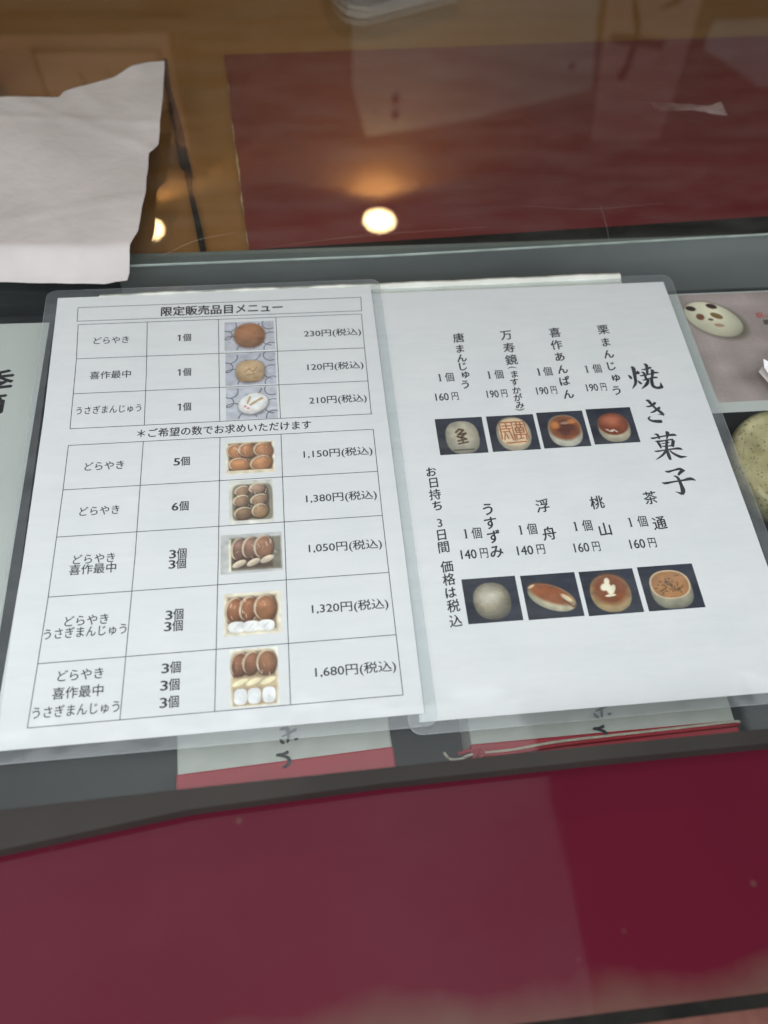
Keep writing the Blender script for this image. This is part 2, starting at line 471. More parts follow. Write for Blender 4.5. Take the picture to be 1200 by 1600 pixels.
TS={
'yaku' : [[(372.7, 210.6, 0.65), (373.6, 208.9, 1.95), (374.0, 207.1, 1.45)], [(380.1, 213.6, 1.0), (379.6, 211.8, 2.4), (381.0, 212.2, 1.0)], [(379.8, 212.5, 2.0), (378.0, 210.6, 0.8)], [(376.0, 216.9, 0.8), (377.5, 215.9, 2.75), (377.0, 210.2, 2.45), (376.2, 204.5, 2.0), (374.8, 201.8, 1.55), (372.6, 199.1, 0.45)], [(377.8, 205.5, 0.65), (379.0, 203.6, 1.9), (379.9, 202.5, 1.1)], [(385.4, 219.1, 0.5), (386.9, 218.1, 2.45), (386.7, 214.6, 1.95), (385.7, 210.4, 1.75)], [(382.7, 214.5, 0.65), (385.2, 214.5, 1.3), (389.0, 215.7, 1.75), (390.1, 215.9, 0.85)], [(381.9, 212.2, 0.5), (383.5, 211.7, 1.7), (383.9, 208.3, 1.8), (384.0, 205.8, 1.8)], [(388.8, 213.8, 0.65), (389.9, 213.0, 2.45), (388.9, 209.4, 1.9), (388.0, 206.6, 2.25)], [(380.3, 209.5, 0.45), (381.8, 209.4, 1.2), (386.3, 210.1, 1.0), (391.4, 211.4, 1.55), (393.8, 211.1, 0.85)], [(381.3, 206.0, 0.5), (382.5, 205.8, 1.2), (386.9, 206.9, 1.1), (390.6, 207.4, 1.45), (392.0, 206.9, 0.6)], [(385.3, 206.4, 1.6), (383.9, 203.3, 2.25), (381.8, 201.0, 1.75), (378.5, 198.4, 0.4)], [(387.6, 206.7, 1.9), (387.0, 203.5, 2.4), (387.1, 200.3, 2.35), (389.3, 198.8, 2.1), (391.7, 199.0, 2.2), (393.5, 199.2, 1.25)], [(392.8, 203.0, 0.35), (392.6, 200.7, 1.75), (392.7, 198.9, 2.2)]] ,
'ki' : [[(378.9, 189.2, 0.65), (380.5, 188.8, 2.2), (382.0, 185.7, 1.85), (383.9, 182.3, 1.75), (386.4, 179.1, 2.3), (387.8, 177.0, 1.5)], [(377.7, 184.4, 0.5), (379.6, 184.3, 1.25), (382.1, 185.0, 1.4), (384.2, 186.6, 2.0), (385.1, 186.7, 1.25)], [(379.4, 179.6, 0.5), (381.2, 179.8, 1.3), (383.9, 181.3, 1.55), (386.2, 182.7, 2.05), (387.0, 182.8, 1.1)], [(383.6, 177.5, 0.25), (386.0, 177.5, 0.8), (387.8, 176.9, 1.2)], [(378.8, 176.7, 0.45), (377.0, 175.0, 1.45), (378.5, 173.1, 1.7), (381.7, 172.4, 2.4), (384.5, 172.2, 2.4), (385.3, 172.1, 1.35)]] ,
'ka' : [[(374.3, 160.2, 0.35), (375.5, 159.8, 1.4), (378.7, 160.2, 1.15), (384.3, 161.1, 1.2), (389.5, 161.5, 1.95), (391.3, 160.8, 1.0)], [(377.4, 162.9, 0.6), (379.3, 162.1, 1.8), (379.7, 158.7, 1.05)], [(384.9, 164.1, 0.6), (386.0, 163.2, 2.7), (385.3, 160.6, 1.5), (384.2, 158.4, 0.75)], [(376.4, 157.4, 0.45), (378.2, 157.2, 1.5), (382.2, 157.5, 1.05), (386.8, 158.0, 1.2), (388.3, 157.5, 2.15)], [(377.8, 157.0, 1.45), (378.6, 154.6, 1.9), (378.9, 152.0, 1.0)], [(388.3, 157.5, 2.15), (387.3, 154.9, 2.2), (386.3, 152.6, 2.05)], [(379.9, 155.3, 0.65), (385.4, 156.0, 0.85)], [(379.9, 153.3, 0.85), (386.0, 153.4, 1.05)], [(384.2, 157.7, 1.6), (383.1, 154.6, 1.8), (382.2, 151.1, 2.05), (382.2, 146.0, 2.3), (382.4, 143.1, 1.6)], [(373.9, 150.2, 0.45), (375.6, 149.9, 1.25), (380.2, 150.4, 1.0), (386.4, 151.0, 1.2), (390.3, 151.0, 1.8), (392.2, 150.1, 0.75)], [(381.8, 150.2, 1.8), (378.7, 147.2, 1.5), (375.7, 145.2, 1.0), (373.1, 143.8, 0.3)], [(383.9, 150.0, 1.0), (385.5, 147.7, 1.6), (388.9, 145.1, 2.05), (391.3, 144.8, 1.3), (393.6, 144.8, 0.3)]] ,
'shi' : [[(376.6, 135.4, 0.45), (378.3, 134.7, 1.55), (382.1, 135.5, 1.2), (386.1, 136.2, 1.85), (387.7, 135.1, 2.45), (389.4, 134.7, 0.4)], [(387.6, 134.8, 2.15), (385.6, 133.4, 1.9), (384.0, 131.7, 1.15)], [(380.9, 131.4, 0.4), (382.4, 131.0, 1.45), (383.5, 129.1, 1.95), (383.9, 124.8, 2.25), (383.9, 121.1, 2.95), (382.7, 118.2, 2.0)], [(378.8, 120.4, 0.25), (380.7, 119.6, 1.1), (382.8, 118.4, 1.95)], [(372.3, 127.4, 0.4), (374.4, 126.7, 1.65), (379.7, 127.4, 1.2), (385.9, 128.0, 1.3), (391.0, 128.7, 2.3), (393.9, 127.4, 0.6)]] ,
}
# ------------------------------------------------------------------ materials
M = {}
M['pane'] = glass_mat('clear_pane', tint=(0.965, 0.98, 0.975), gain=0.34, milk=0.004, smudge=0.02, streak=4.0, streak_angle=20, ripple=0.05, milk_col=(0.75, 0.8, 0.78))
M['rear_pane'] = glass_mat('rear_pane_glass', tint=(0.95, 0.97, 0.95), gain=1.7, milk=0.008, smudge=0.03, streak=4.0, streak_angle=12, milk_col=(0.75, 0.78, 0.76))
M['laminate'] = glass_mat('laminate_film', tint=(0.97, 0.98, 0.98), gain=0.45, rough=0.08, milk=0.012, smudge=0.035, milk_col=(0.72, 0.76, 0.78), streak=5.0, streak_angle=-35, ripple=0.5)
M['margin'] = glass_mat('laminate_margin_film', tint=(0.97, 0.98, 0.98), gain=0.5, rough=0.10, milk=0.075, smudge=0.07, milk_col=(0.72, 0.75, 0.78), ripple=0.5)
M['edge_glint'] = glass_mat('laminate_edge_glint', tint=(0.98, 0.98, 0.98), gain=1.0, rough=0.15, milk=0.10, smudge=0.22, milk_col=(0.85, 0.88, 0.9))
M['pane_edge'] = noise_mat('green_glass_edge', (0.24, 0.29, 0.26), (0.36, 0.42, 0.38), 60, 0.25)
M['shelf'] = noise_mat('charcoal_shelf', (0.030, 0.034, 0.036), (0.050, 0.055, 0.056), 9, 0.6)
M['wood'] = noise_mat('brown_wood', (0.29, 0.122, 0.024), (0.34, 0.145, 0.034), 14, 0.5, bump=0.1, stretch=(0.25, 4, 1), detail=9, bscale=90)
M['red'] = noise_mat('red_board_face', (0.155, 0.012, 0.018), (0.215, 0.018, 0.025), 6, 0.5, bump=0.08, bscale=260)
M['core'] = noise_mat('cream_board_core', (0.40, 0.26, 0.12), (0.65, 0.50, 0.30), 240, 0.8)
M['black'] = noise_mat('black_strip_and_shade', (0.005, 0.005, 0.0045), (0.014, 0.013, 0.011), 60, 0.6, bump=0.2, bscale=200, spec=0.1)  # also colours the strips that stand in for shaded gaps
M['back'] = noise_mat('grey_back_panel', (0.185, 0.196, 0.190), (0.24, 0.252, 0.245), 7, 0.6)
M['plinth'] = noise_mat('scuffed_plinth', (0.10, 0.012, 0.010), (0.22, 0.09, 0.05), 40, 0.6)
M['rail'] = noise_mat('dark_rail', (0.020, 0.017, 0.015), (0.036, 0.032, 0.028), 12, 0.65, bump=0.1, spec=0.2)
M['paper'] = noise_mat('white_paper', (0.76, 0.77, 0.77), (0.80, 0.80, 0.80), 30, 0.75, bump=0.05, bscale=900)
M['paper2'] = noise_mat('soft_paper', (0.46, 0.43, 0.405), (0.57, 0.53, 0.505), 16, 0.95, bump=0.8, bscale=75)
M['ink'] = noise_mat('black_ink', (0.012, 0.013, 0.018), (0.020, 0.021, 0.027), 300, 0.55)
M['rule'] = noise_mat('thin_rule_ink', (0.025, 0.027, 0.04), (0.05, 0.05, 0.07), 300, 0.55)
M['redink'] = noise_mat('red_ink', (0.45, 0.06, 0.05), (0.52, 0.10, 0.08), 300, 0.6)
M['photo'] = attr_mat('photo_print')
M['box'] = noise_mat('box_paper', (0.62, 0.63, 0.56), (0.70, 0.70, 0.64), 90, 0.7, bump=0.1, bscale=700)
M['boxred'] = noise_mat('red_wrapper', (0.42, 0.016, 0.030), (0.50, 0.026, 0.044), 30, 0.45)
M['twine'] = noise_mat('cream_twine', (0.55, 0.50, 0.38), (0.72, 0.68, 0.55), 400, 0.8, bump=0.5, bscale=900)
M['wall'] = noise_mat('tan_plaster', (0.25, 0.165, 0.095), (0.30, 0.20, 0.12), 5, 0.9, bump=0.2, bscale=60)
M['ceil'] = noise_mat('dark_ceiling_board', (0.040, 0.024, 0.018), (0.055, 0.032, 0.024), 4, 0.8)
M['frame'] = noise_mat('dark_frame_wood', (0.10, 0.042, 0.018), (0.16, 0.07, 0.03), 40, 0.5, stretch=(1, 1, 5))
M['mat'] = noise_mat('pinkish_mount', (0.74, 0.47, 0.38), (0.80, 0.53, 0.44), 12, 0.9)
M['artpaper'] = noise_mat('art_paper', (0.78, 0.52, 0.45), (0.84, 0.58, 0.51), 25, 0.9)
M['brush'] = noise_mat('brown_brush_ink', (0.09, 0.03, 0.012), (0.16, 0.06, 0.02), 70, 0.8)
M['grey'] = noise_mat('grey_notice', (0.66, 0.66, 0.62), (0.72, 0.72, 0.68), 8, 0.8)
M['trim'] = noise_mat('white_trim', (0.7, 0.68, 0.62), (0.75, 0.73, 0.68), 30, 0.4)
M['bulb'] = emit_mat('lamp_lens', (1.0, 0.72, 0.36), 32.0)
M['ceramic'] = noise_mat('white_ceramic', (0.74, 0.78, 0.72), (0.82, 0.84, 0.78), 20, 0.25)
M['tape'] = glass_mat('tape_with_glare', tint=(0.95, 0.93, 0.9), gain=1.6, rough=0.25, milk=0.02, smudge=0.38, milk_col=(0.80, 0.70, 0.66))
M['scratch'] = glass_mat('scratch', tint=(0.98, 0.98, 0.98), gain=1.0, rough=0.3, milk=0.12, milk_col=(0.8, 0.8, 0.8))

def dish_material():
    mt, nt, p, out = new_mat('speckled_glaze')
    tc = nt.nodes.new('ShaderNodeTexCoord')
    n = nt.nodes.new('ShaderNodeTexNoise')
    n.inputs['Scale'].default_value = 60
    n.inputs['Detail'].default_value = 8
    nt.links.new(tc.outputs['Object'], n.inputs['Vector'])
    r = nt.nodes.new('ShaderNodeValToRGB')
    r.color_ramp.elements[0].color = (0.34, 0.29, 0.14, 1)
    r.color_ramp.elements[1].color = (0.58, 0.51, 0.29, 1)
    r.color_ramp.elements[0].position = 0.35
    r.color_ramp.elements[1].position = 0.65
    nt.links.new(n.outputs['Fac'], r.inputs['Fac'])
    v = nt.nodes.new('ShaderNodeTexVoronoi')
    v.inputs['Scale'].default_value = 330
    nt.links.new(tc.outputs['Object'], v.inputs['Vector'])
    n2 = nt.nodes.new('ShaderNodeTexNoise')
    n2.inputs['Scale'].default_value = 90
    nt.links.new(tc.outputs['Object'], n2.inputs['Vector'])
    mul = nt.nodes.new('ShaderNodeMath')
    mul.operation = 'MULTIPLY'
    mul.inputs[1].default_value = 0.55
    nt.links.new(n2.outputs['Fac'], mul.inputs[0])
    lt = nt.nodes.new('ShaderNodeMath')
    lt.operation = 'LESS_THAN'
    nt.links.new(v.outputs['Distance'], lt.inputs[0])
    nt.links.new(mul.outputs[0], lt.inputs[1])
    mx = nt.nodes.new('ShaderNodeMix')
    mx.data_type = 'RGBA'
    f2 = nt.nodes.new('ShaderNodeMath')
    f2.operation = 'MULTIPLY'
    f2.inputs[1].default_value = 0.6
    nt.links.new(lt.outputs[0], f2.inputs[0])
    nt.links.new(f2.outputs[0], mx.inputs['Factor'])
    nt.links.new(r.outputs['Color'], mx.inputs['A'])
    mx.inputs['B'].default_value = (0.10, 0.085, 0.035, 1)
    nt.links.new(mx.outputs['Result'], p.inputs['Base Color'])
    p.inputs['Roughness'].default_value = 0.35
    b = nt.nodes.new('ShaderNodeBump')
    b.inputs['Strength'].default_value = 0.4
    b.inputs['Distance'].default_value = 0.001
    nt.links.new(n.outputs['Fac'], b.inputs['Height'])
    nt.links.new(b.outputs['Normal'], p.inputs['Normal'])
    return mt
M['dish'] = dish_material()
M['dishgrey'] = noise_mat('grey_glaze_pool', (0.20, 0.20, 0.17), (0.28, 0.27, 0.23), 50, 0.3)

def ledge_material():
    """red lacquered ledge with dust specks and a scuffed front edge"""
    mt, nt, p, out = new_mat('red_ledge_face')
    tc = nt.nodes.new('ShaderNodeTexCoord')
    n = nt.nodes.new('ShaderNodeTexNoise')
    n.inputs['Scale'].default_value = 9
    nt.links.new(tc.outputs['Object'], n.inputs['Vector'])
    r = nt.nodes.new('ShaderNodeValToRGB')
    r.color_ramp.elements[0].color = (0.070, 0.0065, 0.015, 1)
    r.color_ramp.elements[1].color = (0.092, 0.0090, 0.020, 1)
    nt.links.new(n.outputs['Fac'], r.inputs['Fac'])
    # dust specks
    v = nt.nodes.new('ShaderNodeTexVoronoi')
    v.inputs['Scale'].default_value = 48
    v.inputs['Randomness'].default_value = 1.0
    nt.links.new(tc.outputs['Object'], v.inputs['Vector'])
    mr = nt.nodes.new('ShaderNodeMapRange')
    mr.inputs['From Min'].default_value = 0.02
    mr.inputs['From Max'].default_value = 0.10
    mr.inputs['To Min'].default_value = 1.0
    mr.inputs['To Max'].default_value = 0.0
    nt.links.new(v.outputs['Distance'], mr.inputs['Value'])
    sp = nt.nodes.new('ShaderNodeSeparateColor')
    nt.links.new(v.outputs['Color'], sp.inputs[0])
    gt = nt.nodes.new('ShaderNodeMath')
    gt.operation = 'GREATER_THAN'
    gt.inputs[1].default_value = 0.55
    nt.links.new(sp.outputs[0], gt.inputs[0])
    mu = nt.nodes.new('ShaderNodeMath')
    mu.operation = 'MULTIPLY'
    nt.links.new(mr.outputs[0], mu.inputs[0])
    nt.links.new(gt.outputs[0], mu.inputs[1])
    # scuffed edge
    sx = nt.nodes.new('ShaderNodeSeparateXYZ')
    nt.links.new(tc.outputs['Object'], sx.inputs[0])
    n3 = nt.nodes.new('ShaderNodeTexNoise')
    n3.inputs['Scale'].default_value = 24
    n3.inputs['Detail'].default_value = 6
    nt.links.new(tc.outputs['Object'], n3.inputs['Vector'])
    ad = nt.nodes.new('ShaderNodeMath')
    ad.operation = 'MULTIPLY_ADD'
    ad.inputs[1].default_value = 0.030
    nt.links.new(n3.outputs['Fac'], ad.inputs[0])
    nt.links.new(sx.outputs['Y'], ad.inputs[2])
    m3 = nt.nodes.new('ShaderNodeMapRange')
    m3.inputs['From Min'].default_value = -0.120
    m3.inputs['From Max'].default_value = -0.104
    m3.inputs['To Min'].default_value = 0.42
    m3.inputs['To Max'].default_value = 0.0
    nt.links.new(ad.outputs[0], m3.inputs['Value'])
    mxm = nt.nodes.new('ShaderNodeMath')
    mxm.operation = 'MAXIMUM'
    m4 = nt.nodes.new('ShaderNodeMath')
    m4.operation = 'MULTIPLY'
    m4.inputs[1].default_value = 0.32
    nt.links.new(mu.outputs[0], m4.inputs[0])
    nt.links.new(m4.outputs[0], mxm.inputs[0])
    nt.links.new(m3.outputs[0], mxm.inputs[1])
    mx = nt.nodes.new('ShaderNodeMix')
    mx.data_type = 'RGBA'
    nt.links.new(mxm.outputs[0], mx.inputs['Factor'])
    nt.links.new(r.outputs['Color'], mx.inputs['A'])
    mx.inputs['B'].default_value = (0.13, 0.105, 0.07, 1)
    nt.links.new(mx.outputs['Result'], p.inputs['Base Color'])
    p.inputs['Roughness'].default_value = 0.05
    ns = nt.nodes.new('ShaderNodeTexNoise')
    ns.inputs['Scale'].default_value = 7
    ns.inputs['Detail'].default_value = 7
    ns.inputs['Roughness'].default_value = 0.6
    nt.links.new(tc.outputs['Object'], ns.inputs['Vector'])
    ms = nt.nodes.new('ShaderNodeMapRange')
    ms.inputs['From Min'].default_value = 0.3
    ms.inputs['From Max'].default_value = 0.7
    ms.inputs['To Min'].default_value = 0.042
    ms.inputs['To Max'].default_value = 0.098
    nt.links.new(ns.outputs['Fac'], ms.inputs['Value'])
    nt.links.new(ms.outputs[0], p.inputs['Specular IOR Level'])
    nb = nt.nodes.new('ShaderNodeTexNoise')
    nb.inputs['Scale'].default_value = 14
    nt.links.new(tc.outputs['Object'], nb.inputs['Vector'])
    bb = nt.nodes.new('ShaderNodeBump')
    bb.inputs['Strength'].default_value = 0.25
    bb.inputs['Distance'].default_value = 0.001
    nt.links.new(nb.outputs['Fac'], bb.inputs['Height'])
    nt.links.new(bb.outputs['Normal'], p.inputs['Normal'])
    return mt
M['ledge'] = ledge_material()

# ------------------------------------------------------------------ setting: wall and ceiling mirrored in the glass
structure(box('wall', -3.2, 4.2, 2.25, 2.35, -0.95, 1.66, M['wall']))
structure(box('ceiling', -3.2, 4.2, 0.75, 2.25, 1.55, 1.66, M['ceil']))

# ------------------------------------------------------------------ showcase
case = tag(empty('glass_showcase', (0.2, 0.15, -0.09)), 'glass topped shop showcase with dark front rail and glossy red ledge', 'showcase')
def in_case(o):
    o.parent = case
    o.matrix_parent_inverse = Matrix.Translation((-0.2, -0.15, 0.09))
    return o
in_case(box('shelf', -0.55, 1.1, -0.045, 0.342, -0.075, -0.06, M['shelf']))
in_case(prism('top_pane', [(-0.55, -0.0450), (1.1, -0.0450), (1.1, 0.345), (-0.55, 0.335)], -0.006, -0.0002, M['pane']))
rear_front = [(-0.55, 0.3195), (0.0466, 0.3247), (0.222, 0.3262), (0.5136, 0.3355), (1.1, 0.352)]
in_case(prism('rear_pane', rear_front + [(1.1, 0.80), (-0.55, 0.80)], 0.0006, 0.0042, M['rear_pane']))
V, F = [], []
for x, y in rear_front:
    V += [(x, y - 0.0002, 0.0014), (x, y - 0.0002, 0.0034), (x, y - 0.0007, 0.0018), (x, y - 0.0007, 0.0031)]
for i in range(len(rear_front) - 1):
    a, b = 4 * i, 4 * i + 4
    F += [(a + 2, b + 2, b + 3, a + 3), (a, b, b + 2, a + 2), (a + 3, b + 3, b + 1, a + 1), (a + 1, b + 1, b, a)]
in_case(obj('pane_edge', V, F, M['pane_edge']))
in_case(prism('front_rail', [(-1.0161, -0.0715), (-0.0983, -0.0599), (0.009, -0.0498), (0.0956, -0.0398), (0.1861, -0.0364), (0.2766, -0.0353), (1.3753, -0.0325), (1.3266, -0.0249), (0.2719, -0.0287), (0.0981, -0.0307), (0.015, -0.0323), (-0.969, -0.0429)], -0.004, 0.0280, M['rail']))
in_case(box('front_panel', -0.75, 1.4, -0.062, -0.0455, -0.09, -0.004, M['rail']))
in_case(prism('ledge', [(-0.7564, -0.1351), (1.3738, -0.1351), (1.3738, -0.0277), (0.341, -0.0309), (0.0828, -0.0341), (-0.098, -0.0457), (-0.7564, -0.0483)], 0.002, 0.0125, M['ledge']))
in_case(box('ledge_shade_strip', -0.75, 1.4, -0.1406, -0.1353, -0.010, 0.0105, M['black']))  # black strip put in for the shadowed gap under the ledge
in_case(box('plinth', -0.75, 1.4, -0.30, -0.064, -0.20, -0.05, M['plinth']))
in_case(box('back_panel', 0.030, 1.1, 0.3425, 0.3460, -0.075, -0.0068, M['back']))
in_case(box('back_panel', -0.55, 0.0295, 0.3425, 0.3460, -0.075, -0.0068, M['shelf']))
in_case(prism('gap_shade_strip', [(0.118, 0.3472), (0.95, 0.3472), (0.95, 0.388), (0.62, 0.3735), (0.30, 0.3585), (0.118, 0.3500)], -0.0139, -0.0105, M['black']))  # black strip standing in for the shaded gap before the red board
sc_v, sc_f = [], []
for pts in ([(391, 372, .25), (390, 345, .5), (386.5, 318, .25)], [(66, 330, .2), (90, 345, .6), (119, 352, .3)], [(140, 336, .2), (210, 345, .35), (300, 350, .2)], [(330, 372, .2), (380, 366, .4), (440, 370, .2)]):
    ribbon(sc_v, sc_f, pts, 0.00435)
in_case(obj('scratch_marks', sc_v, sc_f, M['scratch']))

# ------------------------------------------------------------------ behind the glass: counter top, red board, black strip
tag(box('wood_counter', -0.6, 1.2, 0.347, 0.85, -0.05, -0.014, M['wood']), 'brown wooden counter top lying under the rear glass pane', 'counter')
rb = tag(empty('red_board', (0.35, 0.47, -0.014)), 'dark red board with chipped left edge lying on the brown counter', 'board')
def in_rb(o):
    o.parent = rb
    o.matrix_parent_inverse = Matrix.Translation((-0.35, -0.47, 0.014))
    return o
red_left = [(0.1263, 0.349), (0.1240, 0.378), (0.1219, 0.402), (0.1203, 0.430), (0.1172, 0.4687), (0.1144, 0.5055), (0.1125, 0.5488), (0.1083, 0.5931)]
in_rb(prism('panel', [(0.1263, 0.349), (0.9, 0.374), (0.9, 0.628), (0.62, 0.616)] + red_left[::-1][:-1], -0.0136, -0.0112, M['red']))
for a, b, w in ((0.352, 0.372, 0.7), (0.388, 0.418, 1.3), (0.420, 0.470, 1.5), (0.472, 0.500, 1.0), (0.540, 0.552, 0.6)):
    V, F = [], []
    n = 9
    pts = []
    for k in range(n):
        y = a + (b - a) * k / (n - 1)
        x = np.interp(y, [q[1] for q in red_left], [q[0] for q in red_left])
        pts.append((x * 1000 + random.uniform(-0.5, 0.2), y * 1000, w * (0.3 + random.random()) * math.sin(math.pi * (k + 0.5) / n)))
    ribbon(V, F, pts, -0.0108, per=4)
    in_rb(obj('chip', V, F, M['core']))
V, F = [], []
ribbon(V, F, [(58, 587, 3.0), (62, 545, 5.0), (71, 495, 7.0), (76.5, 455, 7.5), (80, 442, 6.0), (82, 420, 3.6), (87.5, 388, 4.2), (91.5, 362, 4.6), (93.5, 349, 3.8)], -0.0100)
for q in list(V):
    V.append((q[0], q[1], -0.0138))
nF = len(F)
for a, b, c, d in F[:nF]:
    h = len(V) // 2
    F += [(a + h, d + h, c + h, b + h), (a, d, d + h, a + h), (b, b + h, c + h, c)]
tag(obj('black_strip', V, F, M['black']), 'long thin black strip on the brown counter beside the napkin', 'strip')

# tape scrap with white glare put into its colour on the rear pane, white tray and cup behind
V, F = [], []
nx, ny = 26, 8
for j in range(ny):
    for i in range(nx):
        s, t = i / (nx - 1), j / (ny - 1)
        x = 464 + 62 * s
        y = 492.5 - 4 * s - 12 * max(0, s - 0.55) - (11 - 2 * s) * t + 9 * max(0, s - 0.8) * (1 - t) * 5
        z = 4.6 + 0.5 * random.random() + 0.4 * math.sin(9 * s + 3 * t)
        V.append((x / 1000, y / 1000, z / 1000))
for j in range(ny - 1):
    for i in range(nx - 1):
        a = j * nx + i
        F.append((a, a + nx, a + nx + 1, a + 1))
tag(obj('tape_glare', V, F, M['tape']), 'crinkled clear tape above the red board, glare put into its whitish colour', 'tape')
tray = tag(empty('white_tray', (0.33, 0.68, 0.0044)), 'white tray corner at the top edge of the picture behind the red board', 'tray')
pts = [(x - 0.33, y - 0.68) for x, y in [(0.2165, 0.666), (0.2225, 0.658), (0.231, 0.6535), (0.241, 0.6530), (0.33, 0.690), (0.30, 0.79), (0.20, 0.79), (0.211, 0.679)]]
prism('tray_base', pts, 0.0, 0.012, M['ceramic'], tray)
prism('tray_rim', [(x * 1.015, y * 1.03) for x, y in pts], 0.012, 0.017, M['ceramic'], tray)
lathe('small_cup', [(0.016, 0.0), (0.018, 0.003), (0.024, 0.022), (0.026, 0.040), (0.0245, 0.040), (0.021, 0.020), (0.012, 0.004)], M['ceramic'], None, (-0.0860, 0.5330, 0.0044))
tag(bpy.data.objects['small_cup'], 'small white cup at the left edge above the napkin', 'cup')

# ------------------------------------------------------------------ napkin
V, F = [], []
nu, nv = 90, 110
ry = [300, 308, 312, 326, 339, 377, 421, 424, 430, 487, 530]
rx = [45, 45, 47, 49.5, 54.0, 57.0, 57.8, 61.0, 64.0, 66.0, 65.8]
tx = [-150, -12, -9, 10, 28, 40, 52, 66]
ty = [490, 487, 495, 504, 512, 525, 529, 530]
bx_ = [-150, -38, 0, 31, 46]
by_ = [313, 311, 308, 305.5, 308]
_w = [random.uniform(-1, 1) for _ in range(140)]
wob = [np.interp(q / 3.0, range(140), _w) * 0.8 + 0.15 * random.uniform(-1, 1) for q in range(400)]
for j in range(nv):
    t = j / (nv - 1)
    for i in range(nu):
        s = i / (nu - 1)
        s = 1 - (1 - s) ** 1.4
        xr = np.interp(np.interp(t, [0, 1], [306, 530]), ry, rx)
        x = -150 + (xr + 150) * s
        yt, yb = np.interp(x, tx, ty), np.interp(x, bx_, by_)
        y = yb + (yt - yb) * t
        xe = np.interp(y, ry, rx)
        x = -150 + (xe + 150) * s
        if i == nu - 1:
            x += 0.5 * wob[int(j * 0.58)]
        if j == nv - 1:
            y += 0.5 * wob[100 + i // 2]
        if j == 0:
            y += 0.5 * wob[200 + i // 2]
        k = np.clip((y - yb) / 20.0, 0, 1)
        z = 5.4 + 14.8 * (k * k * (3 - 2 * k)) ** 0.75
        z += 0.55 * math.sin(x * 0.055 + y * 0.02) + 0.35 * math.sin(y * 0.06 - x * 0.02) + 1.8 * np.clip((y - 420) / 110, 0, 1) * s
        for c0, c1, c2, am, wd in ((0.5, 0.86, 395, 1.1, 5), (-0.25, 0.97, 350, 0.9, 6), (0.8, 0.6, 300, 0.9, 7), (0.1, 0.99, 455, 0.7, 4)):
            z += 0.5 * am * math.exp(-((x * c0 + y * c1 - c2) / wd) ** 2) * k
        V.append((x / 1000, y / 1000, z / 1000))
for j in range(nv - 1):
    for i in range(nu - 1):
        a = j * nu + i
        F.append((a, a + 1, a + nu + 1, a + nu))
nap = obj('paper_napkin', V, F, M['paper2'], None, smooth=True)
sm = nap.modifiers.new('thickness', 'SOLIDIFY')
sm.thickness = 0.0012
sm.offset = -1
tag(nap, 'white torn paper napkin with folded front edge at the upper left', 'napkin')

# ------------------------------------------------------------------ mirrored wall furniture
fr = tag(empty('picture_frame', (-0.42, 2.24, 1.13)), 'brown framed picture with pinkish mount on the wall, mirrored at upper left', 'picture')
x0, x1, z0, z1 = -0.36, 0.305, -0.262, 0.262
w = 0.045
box('frame_bar', x0, x1, -0.035, 0.005, z0, z0 + w, M['frame'], fr, 0.004)
box('frame_bar', x0, x1, -0.035, 0.005, z1 - w, z1, M['frame'], fr, 0.004)
box('frame_bar', x0, x0 + w, -0.034, 0.005, z0 + w, z1 - w, M['frame'], fr, 0.004)
box('frame_bar', x1 - w, x1, -0.034, 0.005, z0 + w, z1 - w, M['frame'], fr, 0.004)
box('mount', x0 + w, x1 - w, -0.012, -0.002, z0 + w, z1 - w, M['mat'], fr)
box('mount_line', -0.135, 0.225, -0.0135, -0.0122, -0.167, 0.150, M['frame'], fr)
pic = box('picture', -0.127, 0.217, -0.0165, -0.0137, -0.160, 0.142, M['artpaper'], fr)
for pts in ([(-0.02, -0.10, 8), (0.01, 0.00, 12), (0.03, 0.09, 5)], [(0.06, -0.11, 5), (0.08, 0.02, 10), (0.06, 0.10, 5)], [(-0.08, -0.02, 4), (-0.03, 0.03, 8), (0.12, 0.06, 4)]):
    V, F = [], []
    ribbon(V, F, [(a * 1000, b * 1000, c) for a, b, c in pts], 0)
    V = [(a, -0.0172, b) for a, b, _ in V]
    obj('brush_stroke', V, F, M['brush'], pic)

scr = tag(empty('hanging_scroll', (1.25, 2.245, 1.0)), 'pinkish hanging scroll with brown brush strokes, mirrored at upper right', 'scroll')
prism_pts = [(-0.19, -0.45), (0.13, -0.45), (0.185, 0.16), (0.19, 0.30), (-0.05, 0.30), (-0.10, 0.02)]
V = [(a, -0.006, b) for a, b in prism_pts] + [(a, 0.0, b) for a, b in prism_pts]
n = len(prism_pts)
obj('scroll_paper', V, [tuple(range(n))[::-1], tuple(range(n, 2 * n))] + [(i, (i + 1) % n, n + (i + 1) % n, n + i) for i in range(n)], M['artpaper'], scr)
for pts in ([(-0.075, -0.20, 8), (-0.03, -0.11, 18), (-0.012, -0.06, 17), (-0.010, 0.0, 20), (-0.012, 0.04, 27), (-0.02, 0.082, 26)], [(-0.095, -0.055, 22), (-0.05, -0.045, 34), (0.03, -0.035, 26), (0.085, -0.028, 32)], [(0.03, -0.135, 5), (0.08, -0.16, 22), (0.11, -0.19, 10)]):
    V, F = [], []
    ribbon(V, F, [(a * 1000, b * 1000, c) for a, b, c in pts], 0)
    obj('brush_stroke', [(a, -0.0072, b) for a, b, _ in V], F, M['brush'], scr)

